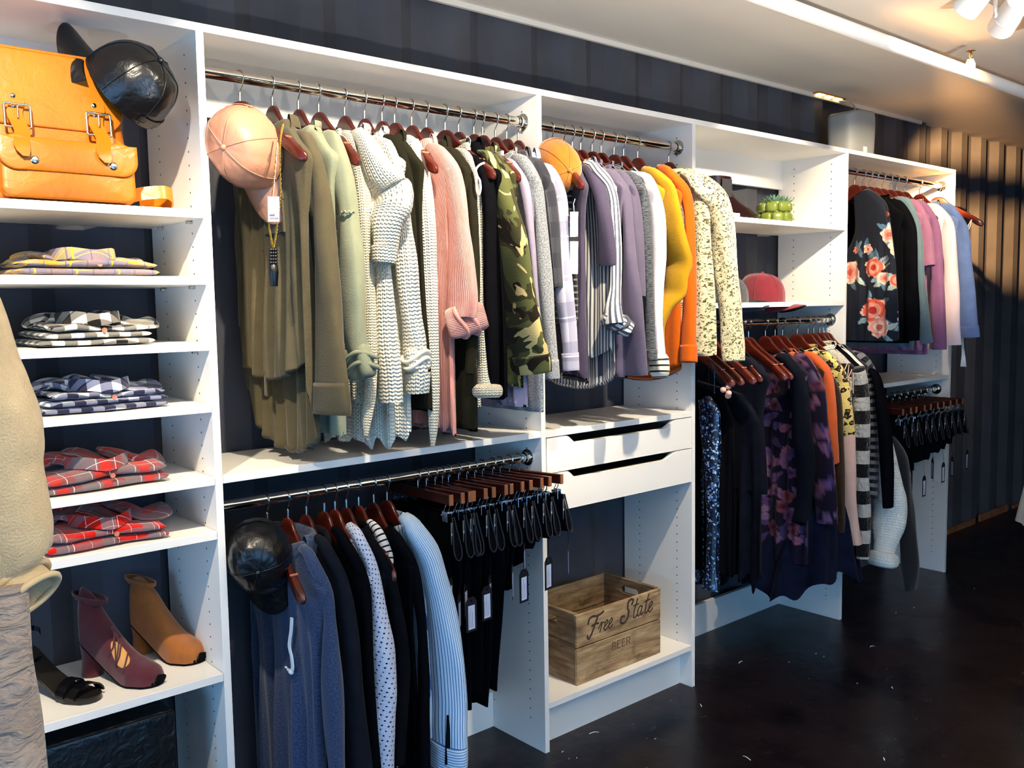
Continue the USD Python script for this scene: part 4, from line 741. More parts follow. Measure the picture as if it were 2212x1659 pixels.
def leggings(x, rodz, yaw, zb, label, hb, seed, tag=None, loop=.115):
    """Folded black leggings clipped to a bar: the folded waist shows its piped loop at the near end, the legs hang below."""
    ya = math.radians(yaw); U = np.array([math.sin(ya), -math.cos(ya), 0]); X = np.array([math.cos(ya), math.sin(ya), 0]); o = np.array([x, ROD_Y, 0]); zt = rodz-.098
    t = Thing('leggings', label, 'leggings', (x, ROD_Y, zb), 'black leggings clipped on the lower rods'); rng = np.random.RandomState(seed); P = lambda u, d, z: o+u*U+d*X+np.array([0, 0, z])
    # folded waist: a teardrop section, drawn along u
    prof = [(.0035, 0), (.006, -.03), (.010, -.06), (.0135, -.085), (.0125, -.104), (.007, -loop), (0, -loop-.004)]; prof = [(-d, h) for d, h in prof[::-1][1:]][::-1]+prof[::-1]
    prof = prof[:7]+prof[7:]; R = []
    for u in np.linspace(-.165, .165, 14):
        k = 1-.25*(abs(u)/.165)**4; R.append([P(u+.02*(h/-.1), d*k, zt+h*(1+.04*math.sin(u*30+seed))) for d, h in prof])
    t.part('folded_waist', grid(np.array(R), closed=True, caps=True), legm, 50)
    e = .168; pts = [P(e+.02*(h/-.1), d, zt+h) for d, h in prof]; t.part('piping', tube(PchipInterpolator(np.arange(len(pts)), np.array(pts))(np.linspace(0, len(pts)-1, 40)), .0024, 6), pipm, True)
    R = []
    for v in np.linspace(0, 1, 20):
        z = zt-.06+(zb-zt+.06)*v; hw = .15-.035*v+.008*math.sin(seed+v*5); th = np.linspace(0, 2*PI, 41)[:-1]
        R.append([P(hw*np.sign(math.cos(a))*abs(math.cos(a))**.7, .0085*np.sign(math.sin(a))*abs(math.sin(a))**.6+.004*math.sin(u_*60+seed+v*3)*v, z+.012*v*math.sin(u_*38+seed)) for a in th for u_ in [hw*math.cos(a)]])
    t.part('legs', grid(np.array(R), closed=True, caps=True), legm, 50)
    s = t.part('size_strip', obox(P(.171, -.008, zt-.045), X, U, [0, 0, 1], .006, .002, .062, .0004), stripm); t.part('size_dot', obox(P(.1722, -.008, zt-.047), X, U, [0, 0, 1], .0062, .002, .007, .0004), paper, parent=s)
    if tag:
        u, z, fl = tag; c = P(u, -.012 if fl else .0, z); W_ = X if fl > 1 else -U*.6+X*.8; W_ = W_/np.linalg.norm(W_)
        Nn = np.cross(W_, [0, 0, 1]); poly = sg.Polygon([(-.0205, -.055), (.0205, -.055), (.0205, .032), (.011, .046), (-.011, .046), (-.0205, .032)])
        def lay(pl, d0, d1): m = trimesh.creation.extrude_polygon(pl, d1-d0, engine='earcut'); v = m.vertices; return trimesh.Trimesh(c+np.outer(v[:, 0], W_)+np.outer(v[:, 1], [0, 0, 1.])+np.outer(v[:, 2]+d0, Nn), m.faces, process=False)
        hole = sg.Point(0, .036).buffer(.0028); tg = t.part('hang_tag', lay(poly.difference(hole), -.0006, .0006), black_card)
        t.part('tag_label', cat_([lay(sg.box(-.0125, -.048, .0125, .022), s0, s1) for s0, s1 in ((.0006, .0009), (-.0009, -.0006))]), plain('tag_label_blue', '#cfd4ea', rough=.7) if 'tag_label_blue' not in mats else mats['tag_label_blue'], parent=tg)
        t.part('tag_print', cat_([lay(sg.box(-.004+.006*q, -.042, -.0025+.006*q, .014-.012*(q % 2)), s0, s1) for q in (-1, 0, 1) for s0, s1 in ((.0009, .001), (-.001, -.0009))]), grey_print, parent=tg)
        t.part('tag_string', tube([c+[0, 0, .036], c+[0, 0, .05], P(u-.01, 0, z+.12)], .0007, 5), blackc, parent=tg)
    clip_hanger((x, ROD_Y, rodz), yaw, hb)
ordn = ['first', 'second', 'third', 'fourth', 'fifth', 'sixth', 'seventh', 'eighth', 'ninth', 'tenth', 'eleventh', 'twelfth', 'thirteenth']
lx = [.637, .667, .699, .726, .7485, .787, .819, .850, .881, .9225, .953, .9915, 1.033]; rl = random.Random(11)
lt = [(.165, .66, 1), (.15, .60, 1), (.17, .59, 2), (.13, .62, 1), (.17, .61, 2), (.15, .63, 1), (.19, .66, 1), None, (.17, .63, 2), (.14, .7, 1), (.19, .655, 2), (.16, .67, 1), (.19, .68, 1)]
for i, x in enumerate(lx):
    leggings(x, .975, [0, 4, 2, -3, 5, 2, 8, 4, 9, 6, 12, 10, 14][i], [.30, .27, .29, .26, .28, .25, .30, .52, .6, .66, .70, .74, .76][i]+.01*rl.random(), 'black folded leggings on clip hanger, %s from the left on the lower rod' % ordn[i], 'clip hanger holding black leggings, %s from the left on the lower rod' % ordn[i], i, lt[i])
lx2 = np.linspace(3.30, 3.93, 10)
for i, x in enumerate(lx2):
    leggings(x, .987, [0, 3, -2, 4, 2, 5, 3, 6, 7, 8][i], [.62, .60, .64, .63, .66, .65, .68, .68, .70, .72][i], 'black leggings in the far end unit, %s from the left' % ordn[i], 'clip hanger with black leggings in the far end unit, %s from left' % ordn[i], 30+i, [(.17, .58, 2), None, (.15, .6, 1), (.17, .56, 2), (.18, .64, 1), None, (.17, .6, 2), (.18, .62, 1), None, (.19, .64, 2)][i])

# ------------------------------------------------------------------ lower rod of the red-cap unit: dresses, leopard, knits
R6 = dict(rz=6)
tipx = lambda px, py: ony(px, py, -.150)[0]
def seq_nodes():
    N = {'g': ('geometry', {}), 'v': ('voronoi_texture', dict(scale=150.)), 'p': ('principled_bsdf', dict(roughness=.25, specular_ior_level=.8)), 's': ('separate_xyz', {}), 'b': ('bump', dict(strength=.8, distance=.004))}
    L = [('g.position', 'v.vector'), ('v.color', 's.vector'), ('s.y', 'b.height'), ('b.normal', 'p.normal')]
    big = noise(N, L, 9., 3., vec='g.position', stretch=(1, 1, .5)); f = math_(N, L, 'multiply_add', math_(N, L, 'subtract', big, .5), .8, 's.x')
    L.append((ramp(N, L, f, [(0, '#060b18'), (.70, '#0a1226'), (.78, '#1c3a6c'), (.9, '#6f9ad0'), (1, '#b8d0ee')]), 'p.base_color')); return N, L
seqm = M('navy_sequins', *seq_nodes())
def dress(name, short, label, x, mat, near, far, ztop, zb, ragged=.0, folds=(.014, .06), th=.014, straps=((.03, -.06),), res=(50, 110), vpaint=None, hang=True, uc=0., slant=0.):
    prof = [(0, near*.55, far*.7), (.05, near*.8, far*.9), (.12, near, far), (.4, near*1.02, far), (3, near*1.1, far*1.1)]
    zA = 1.38-.057
    g = garment(name, short, label, 'dress', None, mat, (zb, zb+.02), rz=6, x=x, near=near, far=far, top=zA-ztop, prof=prof, folds=folds, ragged=ragged, th=th, res=res, vpaint=vpaint, hanger=hang, scoop=0., slant=slant)
    for a in straps[0]:
        zt_ = 1.38-.057-.03-.72*max(0, abs(a)*1.25-.045)
        g.t.part('strap', tube([g.at(a, ztop-.012, .0), g.at(a, ztop-.012, .0)*.5+.5*np.array([x-.012, ROD_Y-a*1.25, zt_]), np.array([x-.012, ROD_Y-a*1.25, zt_]), np.array([x+.012, ROD_Y-a*1.25, zt_])], .0016, 6), mat)
    return g
dress('sequin_dress', 'navy sequin dress', 'navy sequin slip dress against the tall white upright', 2.04, seqm, .045, .17, 1.10, .335, straps=((.02, -.12),), slant=.35)
tq = Thing.__new__(Thing); tq.path = '/World/sequin_dress'; tq.loc = np.array([2.04, ROD_Y, .335])
add_sleeve(tq, seqm, [(1509, 1536, 862), (1511, 1556, 895), (1516, 1556, 960), (1524, 1554, 1040), (1527, 1553, 1130), (1524, 1552, 1210), (1516, 1551, 1274)], yc=(.02, .0, .0), bth=.02, name='sequin_panel', lead=False)
blackf = vc_mat('black_floral_edge', .75); fz = [zx(x, y, 2.25) for x, y in ((1632, 905), (1633, 932), (1634, 962), (1640, 1095), (1641, 1112), (1640, 1128))]
fl = [(.066+.0*i, z, .026 if i < 3 else .034) for i, (u, z) in enumerate(fz)]; rl = random.Random(8)
lvf = [(u+rl.uniform(-.02, .01), z+rl.uniform(-.03, .03), .018, .008, rl.uniform(0, 6), rl.choice(['#6fa0b8', '#8fb0a8', '#c8c2b4'])) for u, z, r in fl for q in range(3)]
dress('floral_edge_dress', 'black dress with floral edge', 'long black slip dress with small bright flowers along its edge', 2.25, blackf, .09, .16, 1.09, Zp(1646, 1236, 0), vpaint=rose_paint(fl, lvf, '#050507'), straps=((.06, -.1),), slant=.3)
dress('black_slip_dress', 'first long black dress', 'long plain black dress right of the floral-edged one', tipx(1637, 832), blackc, .115, .16, 1.12, .40, slant=.3)
dress('black_gown', 'second long black dress', 'long black gown whose ragged hem hides the upright\'s foot', tipx(1668, 823), cloth('black_tulle', '#0a0c16', .3), .17, .17, 1.13, .36, ragged=.10, folds=(.02, .08), slant=.2)
navl = cloth('ink_navy_jersey', '#0d0f18', .1)
garment('navy_longsleeve', 'ink navy long-sleeve top', 'ink navy long-sleeve top left of the purple floral kimono', 'top', None, navl, (.72, .72), x=tipx(1672, 824), sleeve=[(1690, 1728, 795), (1706, 1738, 822), (1712, 1748, 885), (1714, 1754, 956), (1720, 1758, 1010), (1722, 1752, 1075), (1712, 1741, 1130)], far_sleeve=.75, near=.17, th=.018, **R6)
kim = vc_mat('purple_floral_print', .6); rk = random.Random(21); kr = [(rk.uniform(.02, .24), rk.uniform(.5, 1.28), rk.uniform(.014, .03)) for _ in range(14)]; kl = [(rk.uniform(-.05, .28), rk.uniform(.48, 1.3), rk.uniform(.02, .04), .014, rk.uniform(0, 6), rk.choice(['#7c5a94', '#96608a', '#5a4276', '#8e7098', '#b06a86'])) for _ in range(110)]
kimp = rose_paint(kr, kl, '#140d20', (('#8d4a5c', '#7c3c58', '#552240', '#b07a80'), ('#9a4650', '#82384a', '#4e1c34', '#a86a68'), ('#80507e', '#6c4070', '#3e2450', '#96688c')), dim=.5)
garment('floral_kimono', 'purple floral kimono', 'black kimono printed with purple and rose flowers', 'kimono', (1653, 725), kim, (Zp(1745, 1205, -.08), Zp(1745, 1195)), vpaint=kimp, near=.17, hem_near=.21, res=(140, 200), th=.018, folds=(.014, .07), sleeve=[(1725, 1766, 795), (1742, 1779, 838), (1750, 1787, 905), (1756, 1797, 990), (1760, 1804, 1060), (1764, 1806, 1130)], sl_mat=kim, sl_paint=lambda V, uv: kimp(uv+np.array([.06, 1.22]), V), **R6)
rust = cloth('coral_orange_knit', '#bf5428', .06)
garment('coral_longsleeve', 'coral orange top', 'coral orange long-sleeve top beside the leopard blouse', 'top', (1674, 724), rust, (.62, .62), near=.16, sleeve=[(1752, 1784, 788), (1768, 1795, 808), (1778, 1804, 865), (1784, 1808, 930), (1796, 1812, 1000)], **R6)
velv = cloth('brown_velvet', '#2a1c0c', .3, sheen=.8, wb=.8)
garment('velvet_dress', 'brown velvet dress', 'dark olive brown velvet dress strip between coral and leopard', 'dress', (1690, 723), velv, (.45, .45), near=.17, sleeve=[(1780, 1800, 810), (1792, 1816, 860), (1798, 1820, 940), (1805, 1823, 1040), (1806, 1824, 1150)], **R6)
leob = spots('leopard_print', '#d8bc6a', '#8a6428', '#171008', 36., .14, .40)
garment('leopard_blouse', 'leopard print blouse', 'tan leopard print blouse with black spots', 'blouse', (1721.7, 719), leob, (Zp(1808, 1180, -.1), Zp(1808, 1160)), near=.17, sleeve=[(1782, 1812, 785), (1800, 1834, 828), (1808, 1839, 888), (1816, 1846, 938)], collar='crew', **R6)
blc = cloth('blush_silk', '#d3ab98', .05, rough=.5)
garment('blush_slip', 'blush silk slip', 'blush silk camisole slip below the leopard sleeve, with thin straps', 'slip', (1745, 718), blc, (Zp(1840, 1174, -.14), Zp(1840, 1170)), near=.16, hem_near=.2, top=.15, prof=[(0, .12, .1), (.1, .17, .14), (.3, .18, .16), (1, .225, .2)], folds=(.012, .07), sleeve=None, **R6)
tb_ = Thing.__new__(Thing); tb_.path = '/World/blush_slip'; tb_.loc = np.array([ony(1745, 718, ROD_Y)[0], ROD_Y, min(Zp(1840, 1174, -.14), Zp(1840, 1170))])
add_sleeve(tb_, blc, [(1820, 1846, 925), (1820, 1847, 1000), (1821, 1847, 1060), (1822, 1852, 1120), (1824, 1858, 1174)], yc=(-.16, -.17), bth=.02, name='skirt_front', lead=False)
g2x = ony(1745, 718, ROD_Y)[0]; sp = Thing('slip_straps', 'pale pink looped straps over the leftmost tip beside the striped cardigan', 'strap', ony(1836, 800, -.14))
sp.part('strap', tube(np.array([ony(x, y, -.16) for x, y in ((1824, 800), (1831, 784), (1834, 788), (1832, 805), (1829, 830), (1833, 815), (1840, 798), (1843, 806), (1843, 850))]), .002, 6), blc, True)
bwk = uvm('black_cream_chunky_stripe', lambda N, L: mixc(N, L, band(N, L, 'y', .115, .5, .1), '#b5b0a4', '#0d0d10'), .95, .3, lambda N, L: (noise(N, L, 55., 3., stretch=(1.6, 1, 1)), .012, 1.))
bwk2 = uvm('black_grey_fine_stripe', lambda N, L: mixc(N, L, band(N, L, 'y', .034, .5), '#77757a', '#121215'), .95, .3, lambda N, L: (noise(N, L, 90., 3.), .008, 1.))
garment('chunky_stripe_cardigan', 'chunky striped cardigan', 'chunky black and cream striped cardigan with cable knit', 'cardigan', (1757, 718), bwk, (Zp(1858, 1206, -.1), Zp(1858, 1200)), near=.19, th=.028, hem_near=.2, sleeve=[(1852, 1884, 785), (1868, 1896, 822), (1874, 1898, 880), (1876, 1899, 950), (1874, 1897, 1020), (1870, 1894, 1075)], sl_mat=bwk2, bth=.035, collar='roll', collar_mat=cream, **R6)
tk_ = Thing.__new__(Thing); tk_.path = '/World/chunky_stripe_cardigan'; tk_.loc = np.array([ony(1757, 718, ROD_Y)[0], ROD_Y, min(Zp(1858, 1206, -.1), Zp(1858, 1200))])
add_sleeve(tk_, bwk, [(1838, 1866, 795), (1844, 1875, 850), (1846, 1877, 940), (1848, 1876, 1040), (1850, 1878, 1130), (1852, 1876, 1206)], yc=(-.15, -.18), bth=.03, name='front_panel', lead=False)
garment('black_wrap', 'black wrap', 'black knit wrap hanging down over the white ribbed sleeve', 'wrap', (1770, 717.5), blackc, (.5, .5), near=.17, sleeve=[(1888, 1906, 815), (1894, 1916, 880), (1900, 1926, 950), (1905, 1928, 1030), (1908, 1928, 1096)], yc=(-.17, -.22, -.23), bth=.03, **R6)
whk = knit('white_rib_knit', '#e8e8de', .008, .012, .003)
garment('white_sweater', 'white ribbed sweater', 'white ribbed sweater with balloon sleeve and rolled cuff', 'sweater', (1778, 717), whk, (.50, .50), near=.18, sleeve=[(1888, 1912, 900), (1894, 1930, 980), (1892, 1946, 1050), (1889, 1958, 1095), (1889, 1950, 1135), (1892, 1932, 1180), (1890, 1928, 1196), (1884, 1928, 1222)], yc=(-.15, -.19, -.20, -.20), end=('roll', .055), bth=.045, slfold=.02, wr=.05, **R6)
garment('grey_coat', 'grey wool coat', 'long grey wool coat, last on the lower rod before the upright', 'coat', (1785.6, 717), heather('grey_wool', '#1b1c1f', '#2b2c30'), (.36, .36), near=.19, sleeve=[(1918, 1950, 965), (1936, 1962, 1000), (1942, 1968, 1060), (1944, 1975, 1130), (1948, 1981, 1210), (1956, 1977, 1272)], yc=(-.15, -.17, -.17), bth=.035, **R6)
for px, lab in ((tipx(1612, 827), 'glossy bare hanger just right of the pink ruffle'), (tipx(1704, 821), 'glossy bare orange-brown hanger beside the navy long-sleeve top'), (tipx(1711, 817.5)+.02, 'glossy bare orange-brown hanger nearest the kimono collar')):
    make_hanger((px, ROD_Y, 1.38), lab, 0, None)
tx_ = tipx(1592, 827); ruf = Thing('pink_ruffle', 'small pink ruffled ribbon hanging under the orange hanger tips', 'ribbon', (tx_-.02, -.14, 1.15))
pr = plain('pink_ribbon', '#d8a898', rough=.6); rp = random.Random(2)
for k in range(5): ruf.part('ruffle', sph((tx_-.022+rp.uniform(-.008, .008), -.135+.012*(k % 3), 1.168-.011*k), .012, 2, (.8, 1, .9)), pr, True)
make_hanger((tx_, ROD_Y, 1.38), 'glossy bare hanger at far left, pink ruffle looped round its tip', 0, None)

tul = cloth('midnight_tulle', '#0a1024', .3, wb=.9)
td = Thing('tulle_dress', 'wide midnight navy tulle skirt hanging low in front of the upright', 'dress', (2.62, .0, .27)); R = []; UVt = []; tht = np.linspace(0, 2*PI, 121)
for k, v in enumerate(np.linspace(0, 1, 30)):
    z0 = .86-.57*v; rx, ry = .05+.25*v**.8, .10+.11*v; rf = 1+.10*v*np.sin(tht*9+1)+.06*v*np.sin(tht*17)
    hemz = .035*np.sin(tht*3+.6)*v**3+.02*np.sin(tht*11)*v**3; R.append(np.c_[2.70-.12*v+rx*np.cos(tht)*rf, .0+ry*np.sin(tht)*rf, z0+hemz]); UVt.append(np.c_[tht*.2, np.full(121, z0)])
td.part('skirt', grid(np.array(R), closed=False), tul, 'weld', uv=np.array(UVt).reshape(-1, 2))
td.part('bodice', tube([(2.70, ROD_Y, 1.20), (2.70, ROD_Y, 1.19), (2.70, .05, 1.0), (2.70, .03, .85)], [.02, .05, .055, .06], 20), tul, 40)
td.part('strap', tube([(2.70, ROD_Y, 1.19), (2.70, ROD_Y, 1.30)], .003, 6), tul)
# ------------------------------------------------------------------ caps
def axes(fwd, up):
    f = np.array(fwd, float); f /= np.linalg.norm(f); u = np.array(up, float); u -= f*(u@f); u /= np.linalg.norm(u); return f, np.cross(u, f), u
def cap(name, label, pos, fwd, up, mat, sc=1., under=None, droop=.030, seams=True, crown_h=.118):
    f, l, u = axes(fwd, up); pos = np.array(pos, float); W_ = lambda p: pos+sc*(np.asarray(p)[..., 0:1]*f+np.asarray(p)[..., 1:2]*l+np.asarray(p)[..., 2:3]*u)
    t = Thing(name, label, 'hat', pos); n, m = 26, 72; E, A = np.linspace(0, PI/2*.995, n), np.linspace(0, 2*PI, m+1)
    rad = lambda e, a: (np.cos(e)**.72)*(1-.05*np.exp(-((a-PI) % (2*PI)-PI*0)**2*0))
    def pt(e, a, d=0.):
        e, a = np.broadcast_arrays(e, a); r = np.cos(e)**.70; dent = 1-.018*np.exp(-(np.abs((a*3/PI) % 1-.5)-.5)**2/.004)*(np.cos(e) > .05)
        crease = .004*(meshkit.noise(np.stack([np.cos(a)*2.5, np.sin(a)*2.5, e*3], -1), 3)-.5)*np.sin(2*e)*2
        x, y, z = (.098+d)*r*np.cos(a)*dent, (.080+d)*r*np.sin(a)*dent, (crown_h+d)*np.sin(e)**.85
        return np.stack([x, y, z+crease-.006*np.cos(a)*np.cos(e)], -1)
    out = pt(E[:, None], A[None]); inn = pt(E[::-1, None], A[None], -.003); R = np.concatenate([out, inn])
    t.part('crown', grid(W_(R), closed=False), mat, 'weld')
    e = np.linspace(.02, PI/2*.98, 24)
    if seams:
        for k in range(6): t.part('panel_seam', tube(W_(pt(e, np.full(24, PI/6+k*PI/3), .0006)), .0013*sc, 6), mat, True)
    b = t.part('brim', brim_mesh(W_, droop), mat, 'weld')
    if under: t.part('brim_underside', brim_mesh(lambda p: W_(np.asarray(p)*[.985, .97, 1]-np.array([-.001, 0, .004])), droop, .001), under, 'weld', parent=b)
    t.part('crown_button', sph(W_(np.array([0, 0, crown_h+.001]))[0] if W_(np.array([0, 0, crown_h])).ndim > 1 else W_(np.array([0, 0, crown_h+.001])), .007*sc, 2), mat, True)
    a = np.linspace(PI-.62, PI+.62, 24); P = W_(pt(np.full(24, .10), a, .002)); t.part('back_strap', ribbon(P, u*.018*sc, np.array([P[i]-pos for i in range(24)])/np.linalg.norm(P-pos, axis=1)[:, None], .002), mat, 30)
    return t
def brim_mesh(W_, droop, th=.003):
    a = np.linspace(-1.18, 1.18, 40); rows = []
    for k in np.linspace(0, 1, 14):
        ext = .088*np.cos(a/1.18*PI/2*.97)**.55; x = .097*np.cos(a)+k*ext; y = (.080+.004*k)*np.sin(a); z = -.007-.010*k-droop*(np.sin(a)**2)*(.35+k) + .004*k*k
        rows.append(np.stack([x, y, z], -1))
    top = np.array(rows); bot = top-[0, 0, th]; R = np.concatenate([top, bot[::-1], top[:1]]); return grid(W_(R), closed=False)
def leather(name, c, rough=.38, wr=.5):
    c = col(c); N = {'g': ('geometry', {}), 'p': ('principled_bsdf', dict(roughness=rough, specular_ior_level=.55))}; L = []
    L.append((ramp(N, L, noise(N, L, 9., 4., vec='g.position'), [(.3, tuple(x*.88 for x in c)), (.7, tuple(min(1, x*1.1) for x in c))]), 'p.base_color'))
    N['b'] = ('bump', dict(strength=wr, distance=.004)); L += [(noise(N, L, 34., 5., vec='g.position', dist=.8), 'b.height'), ('b.normal', 'p.normal')]
    return M(name, N, L)
peach = leather('peach_leather', '#c48a6c', .45, .35); blackl = leather('black_leather', '#0b0b0c', .3, .7); mustl = plain('mustard_suede', '#a5620e', rough=.95, var=.12, vscale=20., sheen=.3); redsu = plain('raspberry_suede', '#7a1a28', rough=.95, var=.12, vscale=30., sheen=.4); greysu = plain('slate_suede', '#43444a', rough=.95, sheen=.3)
cap('leather_hat', 'peach pink leather baseball cap hooked over the hanger at the olive blouse', ony(524, 312, -.02)+[.035, .03, .0], (.25, -.10, -1), (-.82, -.45, .25), peach, 1.03)
cap('leather_hat', 'black leather cap leaning on the mustard backpack', ony(262, 200, .05), (-.45, .3, .85), (.55, -.75, .42), blackl, 1.02)
cap('leather_hat', 'black leather cap hanging on the lower rod above the blue-grey hoodie', ony(560, 1195, -.02)+[.02, .04, -.01], (.25, .05, -1), (-.55, -.83, .35), blackl, 1.0)
cap('suede_hat', 'mustard suede cap hung at the start of the dark tops', ony(1200, 355, -.03)+[.03, .04, -.0], (.5, .1, -1), (-.5, -.8, .35), mustl, .92)
cap('suede_hat', 'raspberry red suede cap on the white shelf', (2.50, .15, 1.474), (.22, -.95, -.06), (0, 0, 1), redsu, 1.05, crown_h=.105, under=blackl)
cap('suede_hat', 'slate grey cap with crumpled crown beside the red cap', (2.27, .17, 1.474), (.3, -.9, -.06), (.0, 0, 1), greysu, 1.0, crown_h=.10)
# necklace and tags at the first hanger
t = Thing('necklace', 'gold chain necklace with black beaded tassel over the olive blouse', 'necklace', ony(592, 600, -.1))
nk = [(612, 268), (606, 300), (604, 340), (606, 400), (603, 450), (597, 500), (591, 535)]; nk2 = [(600, 300), (588, 420), (581, 480), (585, 510), (590, 535)]
def links(pts, y, r):
    Q = PchipInterpolator(np.arange(len(pts)), np.array(pts, float))(np.linspace(0, len(pts)-1, 74)); P = np.array([ony(a, b, y) for a, b in Q]); L = []
    for i in range(0, len(P)-1):
        d = P[i+1]-P[i]; d /= np.linalg.norm(d); s = np.array([1, 0, 0.]) if i % 2 else np.array([0, 1., 0]); th = np.linspace(0, 2*PI, 9); c = (P[i]+P[i+1])/2
        L.append(tube(c+np.outer(np.cos(th)*.0034, d)+np.outer(np.sin(th)*.002, s), .0007, 4))
    return cat_(L)
t.part('chain', cat_([links(nk, -.13, 1), links(nk2, -.125, 1)]), gold, True)
t.part('tassel', cat_([sph(ony(590+dx, y, -.13), .0052, 1) for dx in (-5, 0, 5) for y in range(540, 574, 7)]+[lathe([(1e-4, 0), (.011, .0), (.012, -.018), (.009, -.05), (1e-4, -.05)], ony(590, 572, -.13), 12)]), tassel_m, True)
tg = Thing('price_tag', 'white price tag hanging below the peach cap', 'tag', ony(590, 478, -.14))
o = ony(591, 452, -.145); tg.part('card', obox(o, (.86, -.5, 0), (.5, .86, 0), (.03, 0, 1), .026, .0012, .058, .0004), tagp)
tg.part('print', cat_([obox(o+np.array([dx, -.0012-.0*dx, dz]), (.86, -.5, 0), (.5, .86, 0), (0, 0, 1), w, .0006, .004, .0001) for dx, dz, w in ((-.004, -.012, .012), (.0, -.021, .02))]), grey_print)
tg.part('tag_string', tube([o+[0, 0, .03], o+[.01, 0, .10], ony(600, 300, -.12)], .0006, 5), paper)
tg = Thing('price_tag', 'tall pair of white tags hanging between lavender plaid and navy tee', 'tag', ony(1236, 590, -.15))
for nm, y0, y1 in (('card', 457, 512), ('lower_card', 521, 592)):
    a, b, c_, d_ = ony(1231, y0, -.16), ony(1249, y0, -.16), ony(1231, y1, -.16), ony(1248, y1, -.16); V = np.array([a, b, d_, c_]); V = np.vstack([V, V+[.0015, .001, 0]])
    tg.part(nm, trimesh.convex.convex_hull(V), tagp)
tg.part('band', trimesh.convex.convex_hull(np.vstack([np.array([ony(1231, 512, -.16), ony(1249, 511, -.16), ony(1249, 520, -.16), ony(1231, 521, -.16)]), np.array([ony(1231, 512, -.158), ony(1249, 511, -.158)])])), black_card)
tg.part('tag_string', tube([ony(1240, 458, -.16), ony(1239, 440, -.155), ony(1242, 430, -.15)], .0012, 6), paper)

